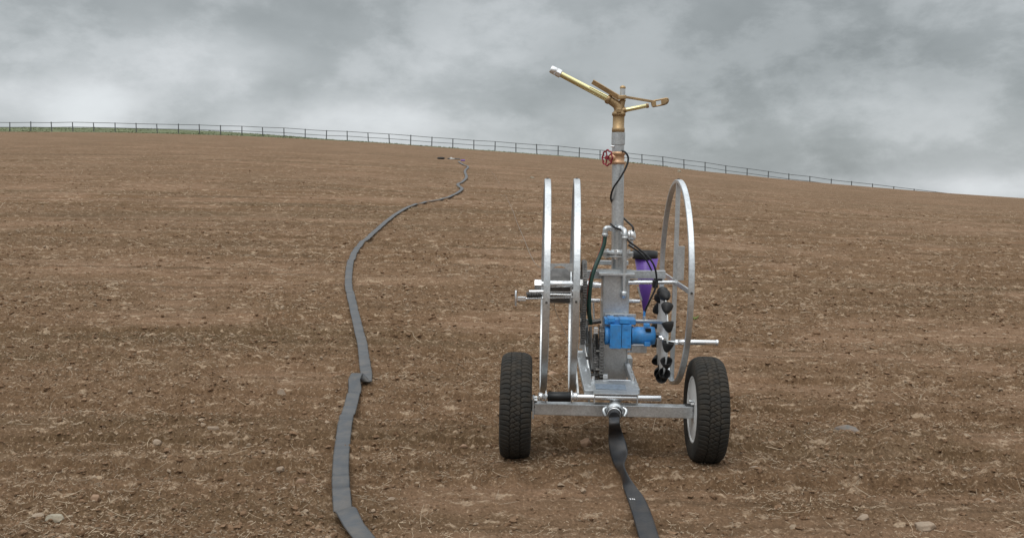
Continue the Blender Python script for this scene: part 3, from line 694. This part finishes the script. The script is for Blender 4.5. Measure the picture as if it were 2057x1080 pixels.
# hoses and tubes
hp_ = [L(1215, 473, MD - .07), L(1213, 490, MD - .08), L(1205, 513, MD - .10), L(1195, 537, MD - .14), L(1188, 560, MD - .16), L(1184, 590, MD - .17), L(1183, 625, MD - .16), L(1187, 650, MD - .12)]
mb = MB(); mb.tube(hp_, .0145, 14, 8); gh = mb.build('green_hose', M['green'], cart)
mb = MB(); mb.tube([q + Vector((-.0125, -.005, 0)) for q in hp_[:-1]], .0034, 6, 8); mb.build('hose_stripe', M['stripe'], gh)
def tube(pts, r=.0065, name='signal_tube'): mb = MB(); mb.tube([L(*q) for q in pts], r, 8, 8); return mb.build(name, M['plastic'], cart)
tube([(1250, 303, MD - .04), (1257, 307, MD - .05), (1262, 318, MD - .05), (1258, 335, MD - .06), (1246, 357, MD - .07), (1232, 378, MD - .06), (1227, 398, MD - .03), (1233, 412, MD + .05), (1247, 432, MD + .05), (1260, 445, MD), (1271, 456, MD - .05), (1271, 468, MD - .05)])
tube([(1226, 449, MD - .06), (1236, 457, MD - .08), (1249, 463, MD - .09), (1263, 484, MD - .12), (1280, 497, MD - .12), (1303, 517, MD - .13), (1315, 536, MD - .14), (1319, 562, MD - .14), (1316, 580, MD - .15), (1306, 602, MD - .16), (1297, 622, MD - .15), (1294, 634, .47)])
tube([(1262, 492, MD - .12), (1282, 505, MD - .11), (1298, 522, MD - .10), (1309, 543, MD - .06)], .0055)
mb = MB(); mb.box(L(1316, 570, MD - .12), (.035, .04, .05), None, .006); mb.box(L(1322, 561, MD - .10), (.055, .02, .012), None, .003); mb.build('tube_clamp', M['plastic'], cart)
mb = MB(); mb.cyl(L(1262, 564, MD - .03), L(1318, 564, MD - .03), .009, None, 10); mb.build('black_rod', M['plastic'], cart)
# purple funnel with black collar
pd = CD + .26
ft, fb_ = L(1295, 518, pd), L(1295, 628, pd); hgt = ft.z - fb_.z
mb = MB(); rt = S(24, pd)
mb.lathe([(.006, 0), (.010, .004), (rt*.985, hgt), (rt*.94, hgt), (.008, .02)], fb_, ZA, 40, True, False); fu = mb.build('funnel', M['purple'], cart)
mb = MB(); k_ = S(16, pd); mb.lathe([(rt*.9, .0), (rt*1.02, .0), (rt*1.08, k_*.3), (rt*1.06, k_), (rt*.98, k_), (rt*.9, k_*.4)], ft - ZA*.006, ZA, 40, True, False); mb.build('collar', M['plastic'], fu)
mb = MB(); mb.beam(L(1281, 576, pd - .07), L(1289, 603, pd - .05), .012, .004, (0, -1, 0)); mb.build('scale_strip', M['rim'], fu)
# bronze gate valve with red hand wheel
mb = MB(); hv = mz(305) - mz(330); b0 = MP(330)
mb.lathe([(rp*1.02, 0), (rp*1.18, .003), (rp*1.18, .018), (rp*.98, .024), (rp*1.08, hv*.5), (rp*.98, hv-.024), (rp*1.18, hv-.018), (rp*1.18, hv-.003), (rp*1.02, hv)], b0, ZA, 32)
vc = MP(317.5); mb.lathe([(rp*.8, 0), (rp*.75, .035), (rp*.62, .055), (.014, .062), (.011, .09)], vc, Vector((-1, -.25, 0)), 24)
vb = mb.build('valve_body', M['gun'], mast)
hw = L(1220, 317, MD - .06); va = Vector((-.80, -.60, 0)).normalized(); s1 = va.cross(ZA).normalized(); Rh = S(14.5, MD)
mb = MB(); mb.tube([hw + (s1*math.cos(a) + ZA*math.sin(a))*Rh*(1 + .07*math.cos(8*a)) for a in [2*math.pi*k/64 for k in range(65)]], .0055, 8, 1)
for k in range(5): a = k*2*math.pi/5; dd = s1*math.cos(a) + ZA*math.sin(a); mb.beam(hw + dd*Rh*.2, hw + dd*Rh, .007, .006, va, .001)
mb.cyl(hw - va*.008, hw + va*.008, .013, None, 14); mb.build('hand_wheel', M['red'], vb)
mb = MB(); p = L(1228, 294, MD - .03); mb.cyl(p + XA*.02, p - XA*.004, .006, None, 8); mb.build('drain_plug', z_, mast)
# impact sprinkler
mb = MB(); b0 = MP(266); hb = mz(233) - mz(266)
mb.lathe([(rp*.95, 0), (rp*1.06, .002), (rp*1.06, hb*.26), (rp*.96, hb*.30), (rp*.96, hb*.92), (rp*.98, hb), (rp*1.12, hb*1.02), (rp*1.12, hb*1.18), (rp*.9, hb*1.24), (rp*.85, hb*1.3)], b0, ZA, 32)
spr = mb.build('sprinkler_body', M['bronze'], mast)
mb = MB()
mb.tube([MP(231), L(1243, 221, MD), L(1240, 212, MD), L(1233, 206, MD), L(1224, 200, MD)], rp*.80, 20, 6, lambda t: 1.0 - .12*t)
q0, q1 = L(1226, 201.5, MD), L(1218, 196.5, MD)
mb.lathe([(rp*.66, 0), (rp*.82, .003), (rp*.82, .022), (rp*.66, .028)], q0, q1 - q0, 24)
mb.tube([MP(230) + XA*.005, L(1247, 218, MD), L(1250, 205, MD), L(1251, 197, MD)], rp*.58, 16, 5, lambda t: 1 - .25*t)
mb.cyl(L(1246, 224, MD), L(1257, 220, MD), .024, .019, 18)
mb.box(L(1243, 222, MD - .035), (.034, .03, .032), None, .006)
mb.beam(L(1228, 196, MD), L(1227, 186, MD), .016, .014)
mb.build('branch_casting', M['bronze'], spr)
mb = MB(); mb.cyl(L(1224, 200.5, MD), L(1122, 147, MD), S(6.4, MD), S(5.6, MD), 24); bt = mb.build('main_barrel', M['brass'], spr)
n0, n1 = L(1127, 149.5, MD), L(1106, 138.5, MD); nl = (n1-n0).length; rn = S(8.2, MD)
mb = MB(); mb.lathe([(rn*.8, 0), (rn, .004), (rn, nl*.42), (rn*.82, nl*.45)], n0, n1-n0, 8, False); mb.lathe([(rn*.82, nl*.45), (rn*.95, nl*.5), (rn*.92, nl*.9), (rn*.8, nl), (rn*.55, nl), (rn*.5, nl*.6)], n0, n1-n0, 20, True, False); mb.build('nozzle', M['alu'], bt)
mb = MB(); mb.cyl(L(1255, 221.5, MD), L(1302, 212, MD), S(4.2, MD), S(3.9, MD), 20); sb = mb.build('short_barrel', M['brass'], spr)
mb = MB(); mb.cyl(L(1298, 213, MD), L(1303, 212, MD), S(4.8, MD), S(4.4, MD), 16); mb.build('nozzle', M['bronze'], sb)
mb = MB(); pc = MP(202); mb.cyl(MP(204) + XA*.025, MP(193) + XA*.025, .018, None, 18); t0 = L(1250.5, 204, MD); 
mb.lathe([(.018, 0), (.021, .002), (.021, .01), (.016, .014)], t0, ZA, 18); mb.build('pivot', M['bronze'], spr)
t1 = L(1250.5, 193, MD); hh = L(1250.5, 178, MD).z - t1.z
mb = MB(); mb.lathe([(.016, 0), (.0185, .003)] + [(.0185 - .0015*(k % 2), .003 + (hh-.006)*(k+1)/13) for k in range(12)] + [(.0185, hh)], t1, ZA, 20); mb.build('spring_tower', M['galv'], spr)
mb = MB(); mb.lathe([(.019, 0), (.020, .003), (.018, .012), (.010, .018), (.0, .020)], t1 + ZA*hh, ZA, 18); mb.build('tower_cap', M['bronze'], spr)
mb = MB(); AD = MD - .03
mb.beam(L(1190, 164, AD), L(1245, 197, AD), .022, .030, (0, -.25, 1), .003); mb.beam(L(1241, 196.5, AD), L(1258, 195, AD), .03, .024, ZA, .004)
mb.beam(L(1256, 195, AD), L(1313, 204.5, AD), .012, .016, ZA, .003)
ia = mb.build('impact_arm', M['bronze'], spr)
mb = MB(); P = [L(1311, 211.5, AD), L(1310, 204.5, AD), L(1318, 202, AD), L(1327, 200, AD), L(1340, 197.5, AD), L(1342, 204, AD), L(1335, 209, AD), L(1321, 213, AD), L(1311, 214, AD)]
mb.tube([L(1311, 214.5, AD), L(1310.5, 204.5, AD), L(1326, 200.5, AD), L(1340, 198, AD), L(1342, 203, AD), L(1338, 208.5, AD), L(1325, 212, AD), L(1311, 214.5, AD)], .0055, 8, 5)
def plate(pts, th=.03): 
    V = [L(a, b, AD - th/2) for a, b in pts] + [L(a, b, AD + th/2) for a, b in pts]; n = len(pts)
    mb.add(V, [list(range(n)), list(range(2*n-1, n-1, -1))] + [[i, (i+1) % n, n + (i+1) % n, n + i] for i in range(n)])
plate([(1310, 204.5), (1317.5, 202.5), (1318.5, 213), (1310.5, 214.5)]); plate([(1327.5, 201), (1340, 198), (1342, 203), (1337, 208.5), (1328.5, 210.5)])
mb.build('deflector_spoon', M['bronze'], ia)

# ------------------------------------------------------------------ lay-flat hoses
def ribbon(name, C, W, m, th=.009, mb=None):
    n = len(C); V = []; Fs = []; done = mb is None; mb = mb or MB()
    for c, wv in zip(C, W):
        i = len(V)//8; d = (C[min(i+1, n-1)] - C[max(i-1, 0)]).normalized(); nn = wv.cross(d).normalized()
        if nn.length < .5: nn = Vector((0, 0, 1))
        if i and nn.dot(pn) < 0: nn = -nn
        pn = nn
        for u, v in ((-1, 0), (-.85, .9), (-.4, 1.1), (.4, 1.1), (.85, .9), (1, 0), (.85, -.9), (-.85, -.9)): V.append(c + wv*u + nn*v*th/2)
    for i in range(n-1):
        for j in range(8): j2 = (j+1) % 8; Fs.append([i*8+j, i*8+j2, (i+1)*8+j2, (i+1)*8+j])
    mb.add(V, Fs, True); mb.add(V[:8], [list(range(8))]); mb.add(V[-8:], [list(range(8))[::-1]])
    return mb.build(name, m) if done else None
HW = .0485
def lay(pts, lift=.020):     # smooth run of hose lying on the soil through photo points
    P = []
    for q in pts:
        h = hit(q[0], q[1]); P.append(h + ZA*(q[2] if len(q) > 2 else 0))
    S_ = spline(P, 14); C = []; W = []; run = 0.0
    for i, c in enumerate(S_):
        d = S_[min(i+1, len(S_)-1)] - S_[max(i-1, 0)]
        wv = Vector((d.y, -d.x, 0)).normalized()*HW
        zs = max(gz(c.x, c.y), (gz(c.x + wv.x, c.y + wv.y) + gz(c.x - wv.x, c.y - wv.y))/2)
        base = float(ground(c.x, c.y)); up = c.z - base
        C.append(Vector((c.x, c.y, max(base, zs) + lift + up + .022*float(vnoise(np.array([run*2.6]), np.array([.5]), 7)[0])))); W.append(wv*(1 + .10*(float(vnoise(np.array([run*1.9]), np.array([3.5]), 9)[0]) - .5))); run += d.length/2
    for _ in range(4):
        zz = [c.z for c in C]
        for i in range(1, len(C)-1): C[i].z = (zz[i-1] + zz[i]*2 + zz[i+1])/4
    acc, nxt = 0.0, .2
    for i in range(1, len(C)-1):
        acc += (C[i] - C[i-1]).length
        if acc > nxt and C[i].y < 18: C[i].z -= random.uniform(.006, .014); W[i] = W[i]*random.uniform(.92, .98); nxt = acc + random.uniform(.16, .42)
    return C, W
C1, W1 = lay([(921, 325), (929, 331), (940, 336), (934, 345), (937, 357), (930, 366), (920, 373), (928, 381.5), (914, 392), (888, 402), (858, 408), (836, 413), (810, 424), (781, 445), (758, 463), (740, 480), (722, 497), (709, 520), (702, 545), (700, 575), (705, 603), (713, 637), (721, 670), (728, 703), (733, 738), (736, 762), (735, 784)])
fa_ = C1[-1]
C2, W2 = lay([(717, 783), (710, 803), (703, 828), (694, 862), (689, 893), (685, 939), (684.5, 970), (685, 995), (687, 1022), (689, 1043)])
crest = [C2[0] + Vector((.006, .045, -.002)), C2[0] + Vector((.004, .030, .040)), C2[0] + Vector((.002, .008, .062)), C2[0] + Vector((0, -.03, .056)), C2[0] + Vector((-.006, -.09, .034))]
cw = [Vector((HW*.97, .0, 0))]*5
rise = [fa_ + Vector((-.004, -.012, .004)), fa_ + Vector((-.020, -.012, .026)), C2[0] + Vector((HW*.72, -.004, .052))]
rw = [Vector((HW*.9, -.01, 0)), Vector((HW*.55, .012, .012)), Vector((.018, .030, .006))]
k0 = 8
C2b = C2[k0:]
last = C2b[-1]; dn = (C2b[-1] - C2b[-4]).normalized()
# at the lower fold the hose doubles over and leaves to the right
tail = [last + Vector((.014, -.03, .020)), last + Vector((.034, -.09, .032))] + [last + Vector((.03 + .125*k/2, -.09 - .287*k/2, .014)) for k in range(1, 6)]
tw = [Vector((.045, .020, .006)), Vector((.045, .022, .008))] + [Vector((.0455, .020, 0))]*5
for i in range(2, len(tail)): tail[i].z = max(tail[i].z, gz(tail[i].x, tail[i].y) + .014)
Cs = C1 + crest + C2b + tail
mb = MB(); ribbon('', C1, [wv if wv.x > 0 else -wv for wv in W1], None, .009, mb); ribbon('', crest + C2b + tail, [wv if wv.x > 0 else -wv for wv in cw + W2[k0:] + tw], None, .009, mb); ribbon('', rise, rw, None, .009, mb)
tag(mb.build('lay_flat_hose', M['hose']), 'long grey flat hose winding up the field left of the cart', 'hose')
# second hose: from the cart inlet, one twist, then flat to the viewer
st = MW @ fb
pts = [(st + MW.to_3x3() @ Vector((0, .01, .004)), (.030, 0, 0), .052)]
def hp2(px, py, z): 
    a = hit(px, py); o = Vector((0, 0, ZC)); k = (ZC - z - a.z*0)/(ZC - a.z); return o + (a - o)*k
row = [(1234, 848, .285, (.031, -.002, .003)), (1236, 870, .20, (.040, -.008, .01)), (1241, 895, .13, (.050, -.01, .012)), (1246, 920, .075, (.040, -.02, .030)), (1250, 942, .07, (.006, -.028, .040)), (1256, 960, .062, (.008, -.036, .036)), (1264, 976, .045, (.030, -.036, .012)), (1276, 1000, .02, (.044, -.018, .004)), (1289, 1030, .02, (.048, -.01, .0)), (1302, 1070, .02, (.048, -.01, 0)), (1318, 1120, .02, (.048, -.01, 0)), (1340, 1200, .02, (.048, -.01, 0))]
P = [st + Vector((0, .02, .010))] + [hp2(r[0], r[1], r[2]) for r in row]; Wv = [Vector((.034, 0, 0))] + [Vector(r[3]) for r in row]
for i in range(8, len(P)): P[i].z = gz(P[i].x, P[i].y) + .024
Cc = spline(P, 8); Wc = spline(Wv, 8)
h2 = tag(ribbon('lay_flat_hose', Cc[5:], Wc[5:], M['hose2'], .011), 'dark twisted flat hose coupled to the cart inlet', 'hose')
mb = MB(); fdir = (P[1] - P[0]).normalized()
mb.lathe([(.034, -.02), (.037, -.018), (.036, .0), (.039, .004), (.039, .014), (.036, .018), (.036, .03), (.039, .034), (.039, .044), (.036, .048), (.033, .06), (.031, .09)], P[0], fdir, 24); tl = mb.build('hose_tail', M['hose2'], h2)
for q in (.006, .036): mb = MB(); mb.lathe([(.0385, 0), (.041, .001), (.041, .009), (.0385, .010)], P[0] + fdir*q, fdir, 24); mb.build('hose_clamp', z_, h2)
# worn white print on the hose
i = min(range(len(Cc)), key=lambda k: (Cc[k] - hp2(1276, 1006, .02)).length)
c, wv = Cc[i], Wc[i]; d = (Cc[i+1] - Cc[i-1]).normalized(); nn = wv.cross(d).normalized(); nn = nn if nn.z > 0 else -nn
mb = MB(); q = c - wv*.72 + nn*.0075
for k, (a, b) in enumerate(((0, .010), (.012, .007), (.021, .009))): mb.beam(q + wv.normalized()*(a) - d*.008, q + wv.normalized()*(a + .003) + d*(.004 + b*.4), .004, .001, nn, 0)
mb.build('worn_print', M['white'], h2)

# ------------------------------------------------------------------ winch cable from the drum to the far end
mb = MB(); dw = MW @ (cD + Vector((-.02, .1, .06)))
def at(px, py, Y): 
    a = (px - CX)/F; b = (CY - py)/F; dd = Vector((a, math.cos(PITCH) + b*math.sin(PITCH), -math.sin(PITCH) + b*math.cos(PITCH))); return Vector((0, 0, ZC)) + dd*(Y/dd.y)
cp = [MW @ L(1143, 690, .45), MW @ L(1130, 655, .5), MW @ L(1114, 615, RC + .05), dw, at(1076, 530, 7.0), at(1052, 478, 8.6), at(1038, 445, 10.5), at(1028, 418, 13.5)]
for q in ((1015, 395), (1000, 365), (985, 345), (960, 330), (935, 324)): h = hit(*q); cp.append(h + ZA*.04)
mb.tube(cp, .0017, 6, 6); tag(mb.build('winch_cable', M['cable']), 'thin steel winch cable running from the cart reel up the field', 'cable')

# ------------------------------------------------------------------ far end of the hose: black bundle and pipe
h = hit(886, 320); fbun = bpy.data.objects.new('hose_bundle', None); COL.objects.link(fbun); fbun.location = h
tag(fbun, 'black rolled bundle lying far up the field at the hose end', 'bundle')
k_ = h.y/F
mb = MB(); pr = [(.0, -8*k_), (1.1*k_, -7.6*k_), (2.1*k_, -6*k_), (2.4*k_, -2*k_), (2.3*k_, 3*k_), (1.9*k_, 6*k_), (.8*k_, 7.5*k_), (0, 8*k_)]
mb.lathe(pr, Vector((0, 0, 2.0*k_)), Vector((1, .05, .01)), 18); mb.build('roll', M['rubber'], fbun)
for q in (-4, 3): mb = MB(); mb.lathe([(2.2*k_, -.3*k_), (2.55*k_, -.2*k_), (2.55*k_, .2*k_), (2.2*k_, .3*k_)], Vector((q*k_, 0, 2.0*k_)), Vector((1, .05, .01)), 18); mb.build('strap', M['plastic'], fbun)
h2_ = hit(908, 320); pp = bpy.data.objects.new('anchor_frame', None); COL.objects.link(pp); pp.location = h2_
tag(pp, 'low pale metal anchor frame beside the black bundle far up the field', 'anchor')
mb = MB(); mb.tube([(-9*k_, 0, 1.4*k_), (6*k_, .2, 1.2*k_), (16*k_, .1, .5*k_)], .03, 8, 3); mb.build('bar', M['steel'], pp)
mb = MB(); mb.beam((-4*k_, 0, 1.5*k_), (4*k_, .1, 1.4*k_), .14, .07); mb.tube([(-3*k_, 0, 1.5*k_), (-1.5*k_, 0, 3.2*k_), (0, 0, 1.6*k_)], .03, 8, 3); mb.build('plate', M['rim'], pp)
h3 = hit(929, 324); mb = MB(); mb.lathe([(.02, -.10), (.035, -.09), (.035, .08), (.05, .09), (.05, .12), (.02, .13)], h3 + ZA*.05, Vector((1, .2, 0)), 16)
tag(mb.build('hose_coupling', M['purple']), 'purple hose coupling at the far end of the long grey hose', 'coupling')

# ------------------------------------------------------------------ stones one can point at
def stone(px, py, wpx, hpx, m, label, seed, flat=.7):
    h = hit(px, py + hpx*.45); k = h.length/F; r = random.Random(seed)
    bm = bmesh.new(); bmesh.ops.create_icosphere(bm, subdivisions=4, radius=1)
    pl = [(Vector((r.gauss(0, 1), r.gauss(0, 1), r.gauss(0, .8))).normalized(), r.uniform(.62, .9)) for _ in range(16)]
    for v in bm.verts:
        c = v.co.copy()
        for n_, d_ in pl:
            e = c.dot(n_) - d_
            if e > 0: c -= n_*e*.85
        w_ = .05*math.sin(c.x*5 + seed) + .04*math.sin(c.y*7 + c.z*4 + seed*2)
        v.co = c*(1 + w_)
        v.co = Vector((v.co.x*wpx*.58*k, v.co.y*wpx*flat*.55*k, v.co.z*hpx*.75*k))
    for f in bm.faces: f.smooth = True
    me = bpy.data.meshes.new('stone'); bm.to_mesh(me); bm.free()
    o = link_mesh('stone', me, m); o.location = (h.x, h.y, gz(h.x, h.y) + hpx*.16*k); o.rotation_euler = (0, r.uniform(-.12, .12), r.uniform(-.3, .3))
    return tag(o, label, 'stone', 'loose stones lying on the field')
stone(1111, 742, 36, 27, M['stone2'], 'tan stone seen between the two left reel hoops', 1)
stone(1703, 850, 48, 18, M['rock'], 'largest blue-grey rock half buried right of the right tyre', 2)
stone(112, 1034, 40, 14, M['whitestone'], 'whitish rounded stone near the lower left corner', 3)
stone(77, 1031, 22, 9, M['stone'], 'small pinkish stone just left of the whitish rounded stone', 4)
stone(1860, 1056, 40, 15, M['stone'], 'pale angular stone near the lower right corner', 5)
stone(1735, 1042, 24, 11, M['stone'], 'oval tan stone left of the pale angular stone at lower right', 6)
stone(1518, 946, 28, 9, M['stone'], 'flat tan stone on the soil below the right tyre', 8)
stone(604, 951, 20, 12, M['stone2'], 'orange rounded stone left of the grey hose', 9)
stone(564, 939, 17, 9, M['stone'], 'pale stone just up-left of the orange rounded stone', 10)
stone(192, 1000, 20, 11, M['stone2'], 'tan egg-shaped stone above the whitish rounded stone', 11)
stone(566, 789, 18, 18, M['stone'], 'pale upright stone left of the fold in the grey hose', 12)
stone(1364, 343, 8, 5, M['whitestone'], 'tiny white stone far off just below the fence', 13)
stone(1069, 356, 9, 4, M['whitestone'], 'pale stone far off above the left reel hoops', 14)
stone(1178, 882, 26, 15, M['stone2'], 'brown lump of stone under the cart left of the dark hose', 15)
stone(1266, 897, 22, 10, M['stone'], 'flat tan stone under the cart right of the dark hose', 16)
stone(316, 894, 18, 10, M['stone'], 'grey-tan pointed stone in the left foreground', 17)
stone(428, 858, 22, 8, M['stone'], 'pale flat stone in the middle of the left foreground', 18)
stone(786, 1000, 16, 8, M['stone'], 'small tan stone right of the grey hose', 19)
stone(1990, 1010, 22, 8, M['stone'], 'small flat stone close to the right edge', 20)
stone(930, 888, 14, 8, M['stone2'], 'small orange stone left of the left tyre', 21)
# a little weed right of the cart
h = hit(1396, 648); mb = MB()
for k in range(16):
    a = random.uniform(0, 6.28); l_ = random.uniform(.03, .08); d = Vector((math.cos(a), math.sin(a), random.uniform(.4, 1.4))).normalized(); s_ = d.cross(ZA).normalized()*l_*.18
    mb.add([(0, 0, 0), d*l_*.5 + s_, d*l_, d*l_*.5 - s_], [[0, 1, 2, 3]])
wd = mb.build('weed', M['weed']); wd.location = (h.x, h.y, gz(h.x, h.y)); tag(wd, 'small yellow-green weed behind the right tyre', 'weed')

# ------------------------------------------------------------------ clods, gravel and straw
HOSE_XY = [(c.x, c.y) for q in (Cs, Cc) for c in q if c.y < 16]
def scatter(n, y0, y1, pw, urange=.68):
    t = rng.random(n)
    Y = (y0**(1-pw) + t*(y1**(1-pw) - y0**(1-pw)))**(1/(1-pw))
    X = rng.uniform(-urange, urange, n)*Y
    ok = np.ones(n, bool)
    for px_, py_ in HOSE_XY: ok &= (np.abs(X - px_) > .075) | (np.abs(Y - py_) > .06)
    return X[ok], Y[ok]
ph = (1+5**.5)/2
ICO = np.array([(-1, ph, 0), (1, ph, 0), (-1, -ph, 0), (1, -ph, 0), (0, -1, ph), (0, 1, ph), (0, -1, -ph), (0, 1, -ph), (ph, 0, -1), (ph, 0, 1), (-ph, 0, -1), (-ph, 0, 1)])/math.sqrt(1+ph*ph)
ICF = np.array([(0, 11, 5), (0, 5, 1), (0, 1, 7), (0, 7, 10), (0, 10, 11), (1, 5, 9), (5, 11, 4), (11, 10, 2), (10, 7, 6), (7, 1, 8), (3, 9, 4), (3, 4, 2), (3, 2, 6), (3, 6, 8), (3, 8, 9), (4, 9, 5), (2, 4, 11), (6, 2, 10), (8, 6, 7), (9, 8, 1)])
def clods(n):
    X, Y = scatter(n, 3.6, 34, 1.5)
    n = len(X); p = patch(X, Y); keep = rng.random(n) > p*.72
    X, Y = X[keep], Y[keep]; n = len(X)
    r = (.0030 + .0042*rng.pareto(2.6, n))*np.clip(Y/6.5, .8, 1.7); r = np.minimum(r, .022*np.clip(Y/9, .8, 1.2))
    V = ICO[None]*(1 + rng.uniform(-.35, .35, (n, 12, 1)))
    V = V*np.stack([rng.uniform(.8, 1.6, n), rng.uniform(.7, 1.2, n), rng.uniform(.45, .85, n)], 1)[:, None, :]
    a = rng.uniform(0, 6.28, n); c, s = np.cos(a)[:, None], np.sin(a)[:, None]
    V = np.stack([V[..., 0]*c - V[..., 1]*s, V[..., 0]*s + V[..., 1]*c, V[..., 2]], 2)*r[:, None, None]
    V = V + np.stack([X, Y, ground(X, Y) + micro(X, Y) + r*.22], 1)[:, None, :]
    Fc = ICF[None] + (np.arange(n)*12)[:, None, None]
    return np_mesh('clods', V.reshape(-1, 3), Fc.reshape(-1, 3), False)
tag(link_mesh('clods', clods(115000), CLOD), kind='stuff', label='small soil clods and gravel strewn over the tilled field', cat='clods')
def straw(n):
    X, Y = scatter(n, 3.6, 40, 1.5)
    n = len(X); p = patch(X, Y); cl = fbm(X*1.3, Y*1.8, 90, 3); keep = (rng.random(n) > p*.7) & (rng.random(n) < smooth01((cl-.36)/.25) + .12)
    X, Y = X[keep], Y[keep]; n = len(X)
    Ln = (.010 + .014*rng.pareto(2.3, n)); Ln = np.minimum(Ln, .13)*np.clip(Y/8, .9, 1.7)
    wd = rng.uniform(.0007, .0020, n)*np.clip(Y/6, .9, 3.2)
    a = rng.uniform(0, 6.283, n); tilt = np.abs(rng.normal(0, .38, n)); bend = rng.normal(0, .4, n)
    K = 4; V = np.zeros((n, K*3, 3)); z0 = ground(X, Y) + micro(X, Y) + .004
    for k in range(K):
        t = k/(K-1) - .5; ang = a + bend*t
        ccx = X + np.cos(ang)*Ln*t; ccy = Y + np.sin(ang)*Ln*t
        cz = np.maximum(z0 + np.sin(tilt)*Ln*(t+.5), ground(ccx, ccy) + micro(ccx, ccy) + .002)
        nx, ny = -np.sin(ang), np.cos(ang); ww = wd*(1 - .5*abs(t))
        V[:, k*3] = np.stack([ccx + nx*ww, ccy + ny*ww, cz], 1)
        V[:, k*3+1] = np.stack([ccx - nx*ww, ccy - ny*ww, cz], 1)
        V[:, k*3+2] = np.stack([ccx, ccy, cz + ww*1.5], 1)
    q = []
    for k in range(K-1):
        for j in range(3):
            j2 = (j+1) % 3; q.append((k*3+j, k*3+j2, (k+1)*3+j2, (k+1)*3+j))
    Fc = np.array(q)[None] + (np.arange(n)*K*3)[:, None, None]
    return np_mesh('straw', V.reshape(-1, 3), Fc.reshape(-1, 4), False)
tag(link_mesh('straw', straw(54000), M['straw']), kind='stuff', label='dry pale straw and stubble bits littering the soil', cat='straw')
def grass_tufts(n):
    X = rng.uniform(-85, 30, n); Y = rng.uniform(102.5, 134, n) + fbm(X*.3, X*0, 95, 3)*2 - 1
    keep = (fbm(X*.5, Y*.6, 96, 3) > .40); X, Y = X[keep], Y[keep]; n = len(X)
    Hh = rng.uniform(.02, .08, n)*(1 + .8*(fbm(X*.25, Y*.3, 97, 2) > .6)); V = np.zeros((n, 3, 3)); a = rng.uniform(0, 3.14, n); wd = rng.uniform(.03, .09, n)
    z = ground(X, Y) - .02
    V[:, 0] = np.stack([X - np.cos(a)*wd, Y - np.sin(a)*wd, z], 1); V[:, 1] = np.stack([X + np.cos(a)*wd, Y + np.sin(a)*wd, z], 1)
    V[:, 2] = np.stack([X + rng.normal(0, .05, n), Y + rng.normal(0, .05, n), z + Hh], 1)
    return np_mesh('grass', V.reshape(-1, 3), np.arange(n*3).reshape(-1, 3), False)
tag(link_mesh('grass', grass_tufts(26000), M['grassb']), kind='stuff', label='green grass tufts growing along the fence', cat='grass')
